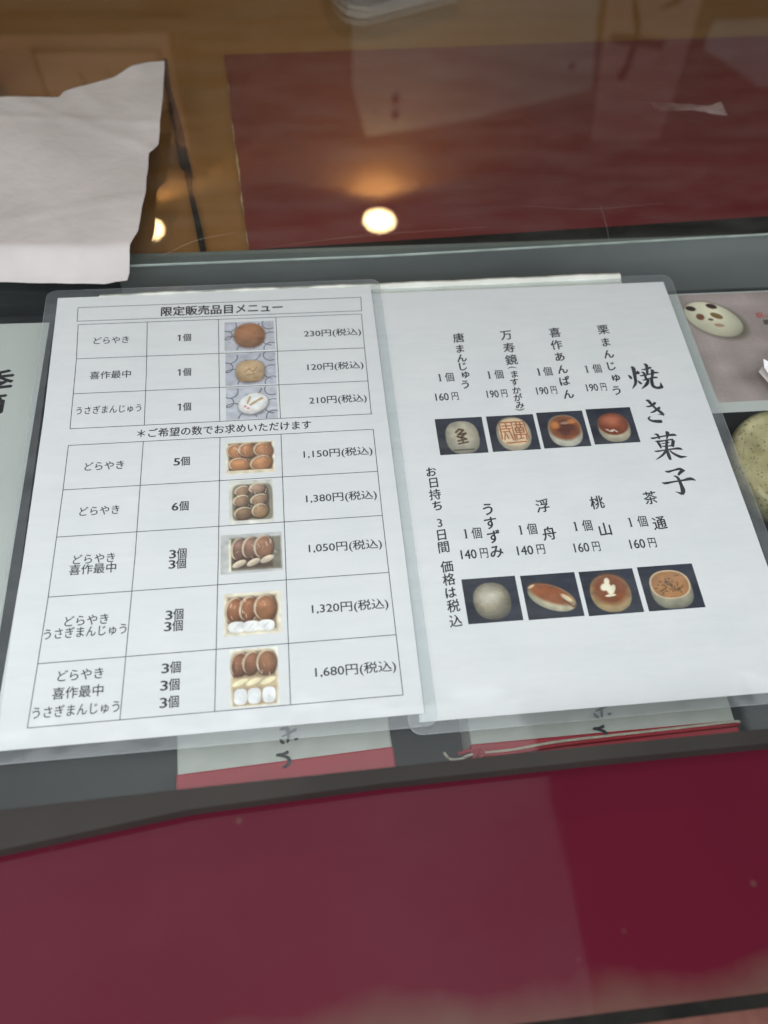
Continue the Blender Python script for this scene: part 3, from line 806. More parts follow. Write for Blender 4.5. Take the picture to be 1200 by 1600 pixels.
def wall_sheet(name, pts, cx, cz, label, pins):
    o = tag(empty(name, (cx, 2.246, cz)), label, 'notice')
    P = [(a - cx, b - cz) for a, b in pts]
    n = len(P)
    V = [(a, -0.004, b) for a, b in P] + [(a, 0.001, b) for a, b in P]
    obj('sheet', V, [tuple(range(n))[::-1], tuple(range(n, 2 * n))] + [(i, (i + 1) % n, n + (i + 1) % n, n + i) for i in range(n)], M['grey'], o)
    for a, b in pins:
        p = lathe('pin', [(0.012, 0.0), (0.012, 0.003), (0.009, 0.006), (0.002, 0.007)], M['brush'], o, seg=16)
        p.rotation_euler = (math.pi / 2, 0, 0)
        p.location = (a - cx, -0.004, b - cz)
wall_sheet('wall_notice', [(0.36, 0.55), (1.06, 0.55), (1.10, 0.90), (1.150, 1.115), (0.732, 1.221), (0.42, 1.270), (0.37, 1.10)], 0.75, 0.9, 'large grey notice sheet with round pins, mirrored in the red board', [(0.508, 1.14), (0.511, 1.195), (1.06, 1.037)])
wall_sheet('wall_poster', [(1.47, 0.90), (2.3, 0.90), (2.3, 1.13), (1.72, 1.115), (1.47, 0.985)], 1.8, 1.0, 'pale grey poster mirrored at the right end of the red board', [])

def downlight(x, y, label):
    o = tag(empty('ceiling_downlight', (x, y, 1.55)), label, 'ceiling light', 'recessed ceiling downlights')
    lathe('trim_ring', [(0.0575, -0.001), (0.070, -0.001), (0.070, -0.003), (0.062, -0.0050), (0.0575, -0.005)], M['trim'], o, seg=40)
    lathe('lens', [(0.002, -0.0070), (0.030, -0.0072), (0.055, -0.0068), (0.056, -0.0015), (0.002, -0.0015)], M['bulb'], o, seg=40)
    d = bpy.data.lights.new('lamp_glow', 'SPOT')
    d.energy = 9
    d.color = (1.0, 0.60, 0.24)
    d.spot_size = math.radians(166)
    d.spot_blend = 0.3
    d.shadow_soft_size = 0.006
    l = bpy.data.objects.new('lamp_glow', d)
    col.objects.link(l)
    l.parent = o
    l.location = (0, 0, -0.02)
downlight(0.468, 2.160, 'round glowing warm ceiling light mirrored in the red board')
downlight(-0.347, 2.145, 'round glowing warm ceiling light mirrored beside the napkin')

# ------------------------------------------------------------------ inside the case: boxes, twine, dish
def pastry_box(x0, x1, y_red, label, gx, gy, twine):
    cx, cy = (x0 + x1) / 2, 0.02
    o = tag(empty('pastry_box', (cx, cy, -0.06)), label, 'box', 'red and white pastry boxes')
    X0, X1 = x0 - cx, x1 - cx
    box('carton', X0, X1, -0.052, 0.07, 0.0, 0.0295, M['box'], o, 0.0012)
    box('red_wrapper', X0 - 0.0006, X1 + 0.0006, -0.0528, y_red - cy, -0.0002, 0.0301, M['boxred'], o, 0.0012)
    V, F = [], []
    for pts in ([(-4, 6.2, 1.0), (0, 6.0, 2.2), (0.6, 2.5, 1.6), (0, -1.0, 0.5)], [(-3, 2.2, .4), (0, 3.2, 1.2), (4.6, 5.0, 1.3), (5, 5.2, .4)],
                [(-4.1, 1.5, .5), (-3.2, -0.2, 1.9), (-1.9, -1.6, .9)], [(0.2, 1.2, 1.2), (0.2, -0.2, 1.5), (-0.4, -1.4, .4)], [(3.6, 0.4, .8), (4.6, 0.1, 1.7), (5.8, 0.6, .6)],
                [(-6.6, -7.4, 1.0), (-5.6, -7.1, 1.7), (-3, -7.0, 1.5), (-0.4, -6.2, 1.7), (0.1, -6.1, .7)], [(-4.8, -7.6, .8), (-1, -8.8, 1.7), (0.2, -11.0, 1.9), (-1.5, -13.2, 1.8), (-4.2, -13.8, .5)]):
        ribbon(V, F, [((gx - cx) * 1000 + a, (gy - cy) * 1000 + b, c) for a, b, c in pts], 0.0306)
    obj('brush_lettering', V, F, M['ink'], o)
    return o
b1 = pastry_box(0.0795, 0.1935, -0.0100, 'pastry box with wide red wrapper under the left menu card', 0.138, 0.0, False)
b2 = pastry_box(0.2375, 0.3880, -0.0105, 'pastry box tied with red and cream twine under the right menu card', 0.3125, -0.0015, True)
b1.rotation_euler.z = math.radians(2.2)
tw = tag(empty('box_twine', (0.3, -0.015, -0.0293)), 'cream and red twine tied round the pastry box with a loose end', 'twine')
def tw_pts(l):
    return [(a - 0.3, b + 0.015, c + 0.0293) for a, b, c in l]
tube('cream_strand', tw_pts([(0.2225, -0.0130, -0.034), (0.2255, -0.0170, -0.033), (0.2310, -0.0178, -0.0305), (0.2370, -0.0165, -0.0282), (0.2590, -0.0160, -0.0282), (0.2850, -0.0140, -0.0282), (0.3320, -0.0131, -0.0282), (0.3660, -0.0124, -0.0282), (0.3886, -0.0120, -0.0285), (0.3892, -0.0120, -0.040)]), 0.0008, M['twine'], tw)
tube('red_strand', tw_pts([(0.2300, -0.0150, -0.0310), (0.2360, -0.0145, -0.0280), (0.2420, -0.0175, -0.0275), (0.2600, -0.0175, -0.0280), (0.2860, -0.0158, -0.0280), (0.3320, -0.0147, -0.0280), (0.3884, -0.0136, -0.0284)]), 0.0010, M['boxred'], tw)
tube('knot', tw_pts([(0.2372, -0.0190, -0.0275), (0.2390, -0.0165, -0.0262), (0.2410, -0.0150, -0.0270), (0.2425, -0.0175, -0.0265), (0.2405, -0.0195, -0.0272)]), 0.0012, M['boxred'], tw)

dish = tag(empty('speckled_dish', (0.4815, 0.150, -0.06)), 'yellowish speckled round ceramic dish on the dark shelf at right edge', 'dish')
lathe('bowl', [(0.026, 0.0), (0.028, 0.0), (0.030, 0.006), (0.040, 0.018), (0.0435, 0.028), (0.0440, 0.034), (0.0430, 0.0385), (0.0405, 0.0400), (0.0375, 0.0392), (0.0350, 0.0375), (0.020, 0.0365), (0.002, 0.0360)], M['dish'], dish, seg=72, jitter=0.012)
lathe('glaze_pool', [(0.018, 0.0366), (0.0155, 0.0372), (0.002, 0.0374)], M['dishgrey'], dish, (0.0005, 0.005, 0.0), jitter=0.03)

# ------------------------------------------------------------------ loose cards
M['card'] = noise_mat('white_card_in_shade', (0.46, 0.48, 0.46), (0.52, 0.54, 0.52), 12, 0.7)  # white card, with the shade under the glass put into its colour
def under_glass(o):
    o.location.z = -0.0080

lc = tag(empty('left_card', (-0.07952, 0.13444, 0.0)), 'white printed card cut off by the left edge beside the menu', 'card')
lcp = box('card_sheet', -0.105, 0.0700, -0.1485, 0.1515, 0.0001, 0.0004, M['card'], lc)
V, F = [], []
type_char('季', 0.0, 102.2, 20.0, 0.00048, V, F, weight=0.035, shear=0.10)
type_char('節', -2.4, 83.5, 20.0, 0.00048, V, F, weight=0.035, shear=0.10)
V = [(a + 0.0438, b, c) for a, b, c in V]
obj('brush_lettering', V, F, M['ink'], lc)
lc.rotation_euler.z = math.radians(-0.9)
under_glass(lc)

pc = tag(empty('panda_card', (0.476, 0.23637, 0.0)), 'pink and white card, greyed for shade, with a panda bun picture beside the right menu', 'card')
box('card_sheet', -0.055, 0.075, -0.0530, 0.0510, 0.0001, 0.0004, M['card'], pc)
pp = Print(118, 95, (168, 154, 151), res=0.5)
pp.c += (pp.U * -14)[..., None]
def pq(x, y):
    return ((x - 427) / 118, (280 - y) / 95)
pp.ell(*pq(448.0, 255.0), 21.5 / 118, 14.6 / 118, (95, 88, 76), rot=33, soft=0.35)
pp.ell(*pq(446.5, 256.3), 21.0 / 118, 14.2 / 118, (232, 226, 200), rot=33, soft=0.06, dark=0.18, light=(-0.10, -0.05))
for x, y, a, b, c, r in ((433.0, 266.8, 3.6, 2.3, (58, 36, 38), 15), (448.6, 268.2, 4.0, 2.3, (58, 36, 38), 20), (437.6, 258.8, 3.0, 2.9, (128, 84, 60), -20), (449.6, 259.2, 4.6, 2.4, (126, 100, 62), 30), (444.4, 256.0, 1.9, 1.1, (112, 80, 58), 10), (449, 250.5, 3.6, 1.5, (178, 146, 118), 10)):
    pp.ell(*pq(x, y), a / 118, b / 118, c, rot=r, soft=0.2)
pp.build('bun_picture', 427 - 470, 280 - 230, 0.00044, M['photo'], pc)
V, F = [], []
type_char('祝', 10.8, 28.0, 6.0, 0.0005, V, F, weight=0.02)
type_char('い', 16.5, 27.6, 4.8, 0.0005, V, F, weight=0.02)
obj('red_lettering', V, F, M['redink'], pc)
V, F = [], []
for ch, x, y in (('慶', 13.6, 21.5), ('事', 16.0, 15.5), ('に', 15.0, 9.0), ('も', 16.0, 2.5)):
    type_char(ch, x, y, 5.0, 0.0005, V, F, weight=0.005)
obj('black_lettering', V, F, M['ink'], pc)

under_glass(pc)
pc.scale = (1.0193, 1.0193, 1)

tg = tag(empty('folded_tag', (0.482, 0.203, 0.0005)), 'small bright white folded paper tag at the right edge on the panda card', 'tag')
V = [(-0.0188, 0.0068, 0.0002), (0.030, 0.016, 0.0002), (0.030, -0.030, 0.0002), (-0.0178, -0.006 + 0.004, 0.0002)]
obj('lower_leaf', [(-0.0195, 0.0052, 0.0003), (-0.0150, 0.0095, 0.0003), (0.030, 0.012, 0.0003), (0.030, -0.034, 0.0003), (-0.0145, -0.0090, 0.0003)], [(0, 4, 3, 2, 1)], M['paper2'], tg)
obj('upper_leaf', [(-0.0168, 0.0112, 0.0060), (-0.0120, 0.0092, 0.0044), (0.030, 0.0090, 0.0060), (0.030, -0.032, 0.0020), (-0.0128, -0.0055, 0.0014), (-0.0165, 0.0060, 0.0030)], [(0, 5, 4, 3, 2, 1)], M['paper'], tg)

ws = tag(empty('white_strip', (0.22, 0.295, 0.0)), 'long white folded paper strip behind the top edge of the menus', 'strip')
V, F = [], []
top = [(27, 299.5), (60, 300.3), (120, 300.8), (219, 301.0), (300, 301.6), (389.7, 302.6)]
for i in range(61):
    t = i / 60
    x = 27 + (389.7 - 27) * t
    yt = np.interp(x, [p[0] for p in top], [p[1] for p in top])
    b = 0.25 * math.sin(x * 0.11) + 0.15 * math.sin(x * 0.37)
    for dy, z in ((-14, 0.15), (-7, 0.2), (-5.0, 1.6 + b), (-2.6, 2.7 + b * 1.3), (-0.6, 1.9 + b), (0.0, 0.15)):
        V.append((x / 1000 - 0.22, (yt + dy + 0.2 * b) / 1000 - 0.295, z / 1000))
for i in range(60):
    for k in range(5):
        a = i * 6 + k
        F.append((a, a + 6, a + 7, a + 1))
F.append(tuple(range(6)))
F.append(tuple(360 + k for k in range(6))[::-1])
obj('folded_paper', V, F, noise_mat('ivory_paper', (0.60, 0.62, 0.55), (0.70, 0.71, 0.64), 60, 0.7, bump=0.4, bscale=250), ws, smooth=False)

# ------------------------------------------------------------------ left menu card
ZL, ZR = 0.0022, 0.0009
lm = tag(empty('laminated_menu', (0, 0, 0)), 'laminated menu card with ruled price table and small photos, left of the two', 'menu', 'laminated menu cards')
pL = [(-0.0028, -0.0002), (0.2100, 0.0000), (0.2103, 0.10), (0.2098, 0.2975), (0.0000, 0.2970), (0.0012, 0.20), (0.0004, 0.10)]
prism('paper', pL, ZL - 0.0003, ZL, M['paper'], lm)
prism('laminate', round_rect(-0.0075, 0.2165, -0.0068, 0.3035, 0.006), ZL + 0.00022, ZL + 0.00030, M['laminate'], lm)
def ring(o, i, z, parent):
    A, B = round_rect(*o), round_rect(*i)
    n = len(A)
    V = [(x, y, z) for x, y in A] + [(x, y, z) for x, y in B]
    obj('laminate_margin', V, [(k, (k + 1) % n, n + (k + 1) % n, n + k) for k in range(n)], M['margin'], parent)
def edge_glint(x0, x1, y0, y1, r, z, parent):  # pale ribbon drawn along the laminate rim as painted edge glints
    V, F = [], []
    P = round_rect(x0, x1, y0, y1, r)
    P.append(P[0])
    pts = [(a * 1000, c * 1000, 0.34) for a, c in P]
    ribbon(V, F, pts, z, smooth=False)
    obj('laminate_edge_glint', V, F, M['edge_glint'], parent)
edge_glint(-0.0073, 0.2163, -0.0066, 0.3033, 0.006, ZL + 0.00036, lm)
ring((-0.0075, 0.2165, -0.0068, 0.3035, 0.006), (-0.0002, 0.2102, -0.0001, 0.2973, 0.0002), ZL + 0.00012, lm)
def rules(name, lines, w=0.42):
    for pts in lines:
        V, F = [], []
        ribbon(V, F, [(a, b, w) for a, b in pts], ZL + 0.00006, smooth=False)
        obj(name, V, F, M['rule'], lm)
t1y = [(272.7, 272.1), (243.8, 242.4), (215.9, 214.9), (189.4, 188.9)]
t2y = [(177.3, 177.2), (146.4, 146.5), (115.7, 116.3), (79.5, 79.9), (42.6, 43.2), (9.9, 10.4)]
l1 = [15.3, 16.7, 17.2, 17.6]
l2 = [17.8, 17.6, 17.0, 16.2, 14.8, 13.4]
rules('table_rule', [[(14.2, 287.7), (202.2, 287.3)], [(202.2, 287.5), (201.7, 275.0)], [(14.5, 275.7), (201.9, 275.0)], [(14.0, 287.9), (14.4, 275.6)]])
rules('table_rule', [[(l, a), (201.0, b)] for l, (a, b) in zip(l1, t1y)] + [[(l, a), (200.1, b)] for l, (a, b) in zip(l2, t2y)])
rules('table_rule', [[(l, a) for l, (a, b) in zip(l1, t1y)], [(59.6, 272.4), (60.9, 230), (61.5, 189.2)], [(105.9, 272.3), (106.9, 189.0)], [(143.8, 272.2), (143.9, 189.0)], [(201.3, 272.2), (200.8, 242.4), (200.3, 188.8)],
      [(l, a) for l, (a, b) in zip(l2, t2y)], [(61.5, 177.1), (60.6, 100), (57.9, 9.8)], [(107.0, 177.1), (106.2, 100), (104.5, 10.0)], [(143.8, 177.1), (143.2, 90), (142.5, 10.2)], [(200.4, 177.3), (200.0, 116), (200.2, 10.2)]])
for t, a, b, y in LT:
    V, F = [], []
    title, note, qty, price = t.startswith('限'), t.startswith('＊'), t.endswith('個'), t.endswith(')')
    em = 8.8 if title else 7.0 if note else 6.9 if qty else 6.6
    wgt = 0.027 if title else 0.018 if note else 0.030 if qty else 0.011
    if qty:
        if t[0] == '1':
            for st in ([(a + 2.6, y + 2.5, 0.95), (a + 2.6, y, 0.95), (a + 2.6, y - 2.6, 0.95)], [(a + 1.1, y + 1.5, 0.6), (a + 1.9, y + 2.0, 0.7), (a + 2.7, y + 2.6, 0.5)]):
                ribbon(V, F, st, ZL + 0.00006 + 0.000003 * len(V) / 16, per=3)
        else:
            type_line(t[0], a + 0.06 * (b - a), a + 0.44 * (b - a), y, 7.3, ZL + 0.00006, V, F, weight=0.020)
        type_line(t[1], b - 0.54 * (b - a), b, y, em, ZL + 0.00006, V, F, weight=0.017)
    else:
        type_line(t, a, b, y, em, ZL + 0.00006, V, F, weight=wgt)
    obj('printed_text', V, F, M['ink'], lm)

def quilt(P):
    for cx, cy, r, a0, a1 in ((0.08, 0.12, 0.16, -20, 160), (0.9, 0.1, 0.14, 60, 300), (0.15, 0.75, 0.2, 170, 300), (0.92, 0.62, 0.17, 90, 290), (0.5, 0.02, 0.2, 10, 120), (0.42, 1.0, 0.18, 190, 340), (0.93, 0.95, 0.15, 150, 300), (0.03, 0.45, 0.12, -60, 110)):
        P.arc(cx, cy, r, a0, a1, 0.022, (96, 96, 108))
    return P
def cakes(P, l):
    for cx, cy, rx, ry, rot, c in l:
        P.ell(cx + 0.012, cy + 0.02, rx * 1.05, ry * 1.05, tuple(x * 0.45 for x in c), rot=rot, soft=0.25)
        P.ell(cx - 0.016, cy - 0.014, rx, ry, (214, 190, 152), rot=rot, soft=0.10, dark=0.12)
        P.ell(cx + 0.012, cy + 0.010, rx * 0.95, ry * 0.95, c, rot=rot, soft=0.10, dark=0.20, light=(-0.06, -0.08))
        P.ell(cx - 0.2 * rx, cy - 0.35 * ry / P.asp, rx * 0.45, ry * 0.30, tuple(min(255, x * 1.12 + 6) for x in c), rot=rot, soft=1.6)
    for _ in range(16):
        x, y = random.uniform(0.12, 0.88), random.uniform(0.10, 0.62)
        P.line([(x, y), (x + random.uniform(-0.04, 0.04), y + random.uniform(0.03, 0.12))], 0.010, (240, 228, 216), alpha=random.uniform(0.25, 0.7))
    return P
pics = []
P = quilt(Print(32.5, 24.8, (172, 172, 182)))
P.ell(0.5, 0.50, 0.315, 0.325, (90, 70, 60), soft=0.3).ell(0.5, 0.48, 0.305, 0.315, (168, 104, 58), p=2.3, dark=0.20, light=(-0.05, -0.16))
pics.append(P)
P = quilt(Print(32.0, 26.2, (166, 168, 180)))
P.ell(0.5, 0.60, 0.29, 0.28, (96, 84, 74), soft=0.3, p=2.6).ell(0.49, 0.57, 0.28, 0.27, (198, 160, 110), p=2.6, dark=0.2, light=(0, -0.12), mott=0.03)
P.line([(0.38, 0.6), (0.47, 0.5), (0.54, 0.6), (0.62, 0.48)], 0.03, (160, 122, 78)).line([(0.42, 0.7), (0.58, 0.66)], 0.025, (160, 122, 78)).line([(0.3, 0.86), (0.7, 0.84)], 0.05, (168, 128, 84))
pics.append(P)
P = quilt(Print(31.8, 25.0, (176, 178, 188)))
P.ell(0.54, 0.56, 0.31, 0.25, (110, 110, 116), rot=-28, soft=0.3).ell(0.53, 0.52, 0.30, 0.24, (232, 229, 222), rot=-28, dark=0.16, light=(0, -0.06))
P.line([(0.42, 0.50), (0.47, 0.32)], 0.045, (186, 152, 96)).line([(0.48, 0.56), (0.60, 0.44), (0.70, 0.37)], 0.05, (176, 142, 90)).ell(0.37, 0.60, 0.028, 0.025, (222, 120, 120), soft=0.4).ell(0.43, 0.66, 0.028, 0.025, (222, 120, 120), soft=0.4)
pics.append(P)
B = (178, 112, 66)
P = Print(28.8, 22.7, (226, 214, 188)).rect(0.05, 0.05, 0.95, 0.93, (120, 80, 48), soft=0.05)
cakes(P, [(0.20, 0.30, 0.17, 0.19, -60, B), (0.44, 0.28, 0.17, 0.18, -60, B), (0.77, 0.30, 0.18, 0.20, -60, B), (0.27, 0.72, 0.21, 0.16, 5, (190, 118, 64)), (0.72, 0.70, 0.23, 0.17, -22, (190, 120, 68))])
P.rect(0.0, 0.90, 1.0, 1.0, (214, 196, 160), soft=0.02)
pics.append(P)
B = (146, 110, 80)
P = Print(25.4, 28.9, (196, 192, 178), res=0.32)
P.ell(0.53, 0.52, 0.46, 0.50, (132, 126, 104), p=6).ell(0.51, 0.50, 0.40, 0.44, (92, 74, 56), p=5, soft=0.08)
cakes(P, [(0.30, 0.24, 0.17, 0.12, -25, B), (0.64, 0.20, 0.18, 0.13, -15, (160, 124, 98)), (0.28, 0.47, 0.19, 0.14, -20, B), (0.68, 0.46, 0.20, 0.13, -22, (156, 118, 84)), (0.32, 0.76, 0.20, 0.15, -15, (132, 100, 70)), (0.70, 0.72, 0.19, 0.17, -40, (158, 120, 80))])
P.rect(0, 0.92, 1, 1, (206, 202, 190))
pics.append(P)
P = Print(34.2, 24.4, (178, 178, 174))
P.rect(0.14, 0.10, 0.98, 0.93, (118, 112, 94), soft=0.03).rect(0.13, 0.12, 0.17, 0.95, (216, 210, 178)).rect(0.19, 0.14, 0.84, 0.88, (84, 62, 48), soft=0.05)
cakes(P, [(0.29, 0.38, 0.11, 0.20, 8, (128, 88, 70)), (0.48, 0.36, 0.12, 0.20, 10, (146, 98, 74)), (0.70, 0.36, 0.15, 0.21, 8, (152, 98, 62))])
for cx, cy in ((0.30, 0.76), (0.53, 0.74), (0.75, 0.68)):
    P.ell(cx, cy, 0.12, 0.055, (196, 176, 146), rot=-25, soft=0.2, light=(0, -0.2))
pics.append(P)
B = (152, 88, 50)
P = Print(30.7, 24.4, (216, 206, 178))
P.rect(0.03, 0.06, 0.93, 0.95, (196, 182, 150)).rect(0.07, 0.10, 0.90, 0.88, (128, 96, 66), soft=0.04)
cakes(P, [(0.18, 0.40, 0.15, 0.24, 12, B), (0.42, 0.38, 0.14, 0.23, 14, B), (0.72, 0.38, 0.19, 0.24, 6, (160, 98, 56))])
for cx in (0.22, 0.47, 0.72):
    P.ell(cx, 0.80, 0.155, 0.105, (238, 234, 224), p=2.4, dark=0.14, soft=0.1)
    P.line([(cx - 0.04, 0.84), (cx + 0.04, 0.74)], 0.02, (196, 186, 160))
pics.append(P)
P = Print(24.9, 30.8, (222, 214, 196), res=0.3)
P.ell(0.5, 0.5, 0.49, 0.60, (206, 192, 160), p=7).ell(0.5, 0.5, 0.44, 0.56, (146, 118, 86), p=7, soft=0.05)
cakes(P, [(0.19, 0.26, 0.17, 0.26, 12, (134, 78, 48)), (0.44, 0.25, 0.16, 0.25, 14, (140, 84, 50)), (0.76, 0.26, 0.20, 0.27, 6, (146, 90, 52))])
P.rect(0.04, 0.50, 0.96, 0.70, (190, 164, 120), soft=0.08)
for cx in (0.20, 0.48, 0.78):
    P.ell(cx, 0.58, 0.17, 0.055, (232, 208, 160), rot=-20, soft=0.2)
P.rect(0.06, 0.68, 0.94, 0.97, (172, 146, 110), soft=0.04)
for cx in (0.21, 0.49, 0.79):
    P.ell(cx, 0.82, 0.135, 0.165, (242, 240, 234), p=3, dark=0.10, soft=0.08)
    P.line([(cx - 0.03, 0.80), (cx, 0.86), (cx + 0.04, 0.77)], 0.016, (200, 196, 190))
pics.append(P)
for P, (a, b, c, d) in zip(pics, LP):
    P.w, P.h = c - a, d - b
    g = P.c.mean(2, keepdims=True)
    P.c = np.clip((P.c * 0.72 + g * 0.28) * 1.13, 0, 242)
    P.build('photo_print', a, d, ZL + 0.00005, M['photo'], lm)

# ------------------------------------------------------------------ right menu card
rm = tag(empty('laminated_menu', (0, 0, 0)), 'laminated menu card with brush lettering and eight dark square photos, right of the two', 'menu', 'laminated menu cards')
prism('paper', [(0.2072, -0.0040), (0.4180, -0.0048), (0.4195, 0.10), (0.4200, 0.2925), (0.2095, 0.2915)], ZR - 0.0003, ZR, M['paper'], rm)
prism('laminate', round_rect(0.2015, 0.4265, -0.0105, 0.2990, 0.0065), ZR + 0.00022, ZR + 0.00030, M['laminate'], rm)
edge_glint(0.2017, 0.4263, -0.0103, 0.2988, 0.0065, ZR + 0.00036, rm)
ring((0.2015, 0.4265, -0.0105, 0.2990, 0.0065), (0.2085, 0.4198, -0.0044, 0.2922, 0.0002), ZR + 0.00012, rm)
for ci, colm in enumerate(RV):
    V, F = [], []
    for k, (ch, x, y) in enumerate(colm):
        kanji = ord(ch) > 0x4000
        if ci == 4:
            em = 7.9 if kanji else 7.4
        elif ci == 1:
            em = 9.0 if kanji else 6.4
        elif ci >= 5:
            em = 9.4 if kanji else 9.0
        else:
            em = 9.0 if kanji else 8.2
        if ci == 0:
            em = 8.6 if kanji else 7.6
        if ch in '()':
            type_char(ch, x, y, 6.4, ZR + 0.00006, V, F, weight=0.012, shear=0.0, rot=True)
        elif ch == '3':
            type_char(ch, x, y, 7.6, ZR + 0.00006, V, F, weight=0.012, shear=0.0)
        else:
            type_char(ch, x, y, em, ZR + 0.00006, V, F, weight=0.018 if kanji else 0.028, shear=0.09, wide=0.94)
    obj('vertical_lettering', V, F, M['ink'], rm)
for t, a, b, y in RH:
    V, F = [], []
    if t.endswith('円'):
        type_line(t[:-1], a, a + (b - a) * 0.58, y, 8.2, ZR + 0.00006, V, F, weight=0.018)
        type_line('円', b - (b - a) * 0.29, b, y, 7.2, ZR + 0.00006, V, F, weight=0.014)
    else:
        for st in ([(a + 1.7, y + 2.9, 1.0), (a + 1.75, y, 1.0), (a + 1.7, y - 2.9, 1.0)], [(a + 0.6, y + 2.2, .25), (a + 1.3, y + 2.6, .4), (a + 1.7, y + 2.9, .5)], [(a + 0.7, y - 2.9, .32), (a + 2.7, y - 2.9, .32)]):
            ribbon(V, F, st, ZR + 0.00006 + 0.000003 * len(V) / 16, per=3)
        type_line('個', b - 5.9, b, y, 8.0, ZR + 0.00006, V, F, weight=0.012)
    obj('printed_text', V, F, M['ink'], rm)
for k, st in TS.items():
    V, F = [], []
    for i, s in enumerate(st):
        ribbon(V, F, s, ZR + 0.00006 + 0.000004 * i, per=7)
    obj('brush_lettering', V, F, M['ink'], rm)

NV = (34, 38, 52)
def dark_photo(a, b, c, d):
    P = Print(c - a, d - b, NV)
    P.c *= (1 + 0.25 * (P.U - 0.5) - 0.1 * (P.V - 0.5))[..., None]
    return P
R8 = [dark_photo(*q) for q in RP]
P = R8[0]
P.ell(0.52, 0.55, 0.35, 0.41, (196, 188, 166), p=2.5, dark=0.28, light=(0, -0.08)).rect(0.3, 0.875, 0.72, 0.90, (60, 56, 50), soft=0.03)
P.line([(0.40, 0.40), (0.48, 0.32), (0.56, 0.35), (0.44, 0.47), (0.60, 0.44), (0.48, 0.55), (0.42, 0.52)], 0.045, (82, 58, 40)).line([(0.42, 0.64), (0.60, 0.60), (0.50, 0.54), (0.52, 0.70), (0.42, 0.72), (0.62, 0.68)], 0.04, (82, 58, 40))
P = R8[1]
P.ell(0.51, 0.53, 0.36, 0.42, (206, 192, 166), p=2.3, dark=0.25, light=(0, 0.02)).ell(0.51, 0.48, 0.30, 0.34, (222, 196, 160), p=2.6)
SE = (168, 98, 62)
for l in ([(.25, .20), (.76, .20)], [(.25, .20), (.25, .66)], [(.76, .20), (.80, .66)], [(.32, .78), (.74, .76)], [(.50, .22), (.52, .72)], [(.29, .30), (.47, .30)], [(.38, .22), (.38, .38)], [(.29, .38), (.47, .38)], [(.30, .46), (.42, .46)], [(.34, .46), (.30, .68)], [(.42, .38), (.48, .70)], [(.36, .54), (.38, .66)], [(.55, .28), (.73, .28)], [(.60, .22), (.60, .34)], [(.68, .22), (.68, .34)], [(.56, .37), (.73, .37)], [(.56, .37), (.57, .50)], [(.73, .37), (.73, .50)], [(.56, .44), (.73, .44)], [(.57, .50), (.73, .50)], [(.54, .56), (.76, .56)], [(.64, .37), (.65, .66)], [(.55, .56), (.56, .70)], [(.76, .56), (.76, .70)], [(.60, .68), (.70, .66)]):
    P.line(l, 0.028, SE)
P = R8[2]
P.ell(0.53, 0.54, 0.36, 0.40, (206, 202, 186), p=2.4, dark=0.25, light=(0.02, 0.12)).ell(0.54, 0.46, 0.335, 0.31, (150, 84, 44), soft=0.25, dark=0.1).ell(0.55, 0.46, 0.22, 0.20, (92, 46, 32), soft=0.5).ell(0.34, 0.38, 0.10, 0.09, (196, 124, 66), soft=0.8).ell(0.70, 0.30, 0.09, 0.06, (188, 116, 64), soft=0.8).ell(0.56, 0.33, 0.10, 0.035, (176, 132, 112), soft=0.7).ell(0.72, 0.60, 0.10, 0.06, (120, 64, 38), soft=0.8).ell(0.33, 0.60, 0.07, 0.05, (124, 68, 38), soft=0.8)
P = R8[3]
P.ell(0.52, 0.56, 0.35, 0.37, (208, 196, 168), p=2.3, dark=0.3, light=(0, 0.05)).ell(0.52, 0.45, 0.34, 0.29, (148, 72, 42), soft=0.14, dark=0.25).ell(0.50, 0.36, 0.20, 0.12, (176, 98, 66), soft=1.0).line([(0.34, 0.60), (0.42, 0.66), (0.50, 0.62), (0.56, 0.68)], 0.03, (232, 214, 196)).ell(0.46, 0.64, 0.03, 0.03, (240, 228, 214), soft=0.6)
P = R8[4]
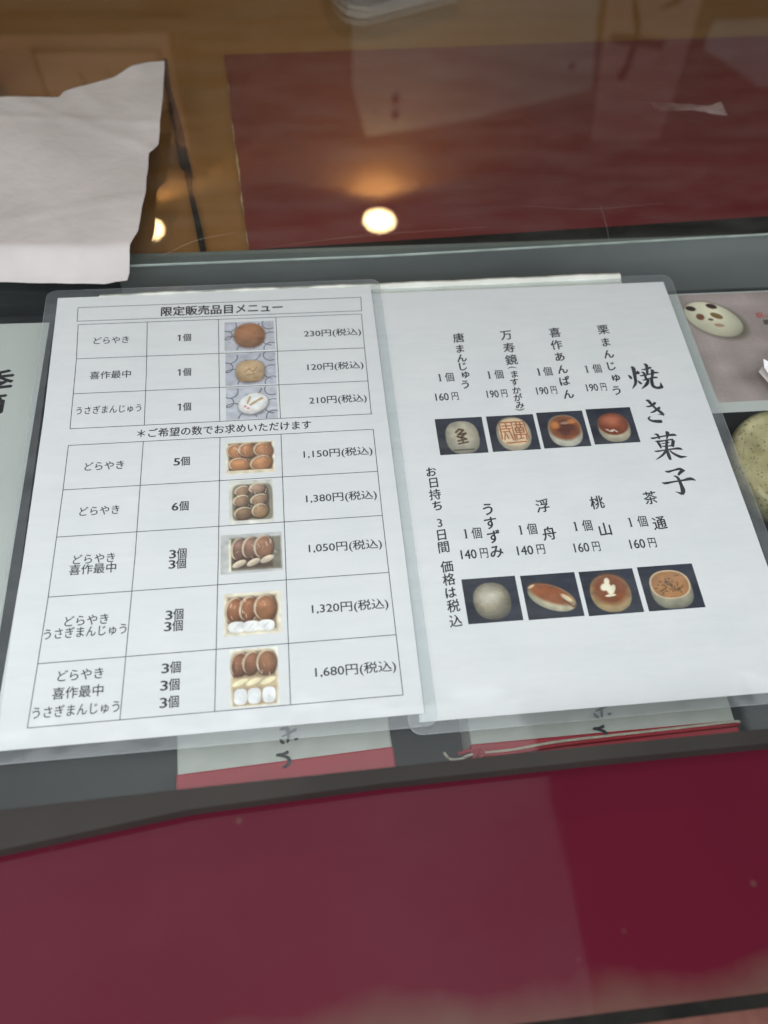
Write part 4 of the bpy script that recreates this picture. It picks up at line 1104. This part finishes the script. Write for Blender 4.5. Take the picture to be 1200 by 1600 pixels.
P.ell(0.50, 0.53, 0.345, 0.36, (176, 166, 142), p=2.3, dark=0.40, light=(-0.06, -0.12), mott=0.04).ell(0.46, 0.42, 0.18, 0.14, (196, 190, 172), soft=1.2)
P = R8[5]
P.ell(0.49, 0.54, 0.44, 0.235, (204, 196, 164), rot=24, p=2.0, dark=0.25, light=(0.05, 0.06)).ell(0.49, 0.46, 0.40, 0.165, (150, 84, 44), rot=25, soft=0.35, dark=0.05).ell(0.76, 0.58, 0.12, 0.045, (222, 206, 168), rot=40, soft=0.6).ell(0.16, 0.26, 0.07, 0.025, (214, 190, 150), rot=-25, soft=0.6).line([(0.70, 0.62), (0.84, 0.78), (0.90, 0.74)], 0.03, (110, 72, 44))
P = R8[6]
P.ell(0.49, 0.53, 0.37, 0.36, (204, 176, 124), p=2.2, dark=0.28, light=(-0.02, 0.05)).ell(0.50, 0.44, 0.32, 0.29, (132, 72, 38), soft=0.4)
for cx, cy, a, b, r in ((0.47, 0.26, 0.05, 0.07, 15), (0.42, 0.38, 0.10, 0.07, -25), (0.50, 0.46, 0.07, 0.09, 10), (0.56, 0.42, 0.04, 0.07, 20), (0.48, 0.58, 0.10, 0.025, -4)):
    P.ell(cx, cy, a, b, (244, 236, 208), rot=r, soft=0.4)
P = R8[7]
P.ell(0.50, 0.56, 0.37, 0.35, (198, 194, 166), p=2.6, dark=0.35, light=(0, -0.1)).ell(0.50, 0.44, 0.36, 0.27, (186, 132, 82), p=2.3, soft=0.06, dark=0.12, edge=(232, 222, 196))
for _ in range(34):
    x, y = random.gauss(0.50, 0.14), random.gauss(0.50, 0.07)
    P.line([(x, y), (x + random.uniform(-.05, .05), y + random.uniform(-.05, .05))], 0.022, (92, 72, 46), alpha=0.8)
P.line([(0.44, 0.30), (0.45, 0.44)], 0.02, (92, 72, 46)).line([(0.62, 0.26), (0.70, 0.24)], 0.02, (120, 84, 52))
for P, (a, b, c, d) in zip(R8, RP):
    P.build('photo_print', a, d, ZR + 0.00005, M['photo'], rm)

bpy.data.objects.remove(_font_obj, do_unlink=True)
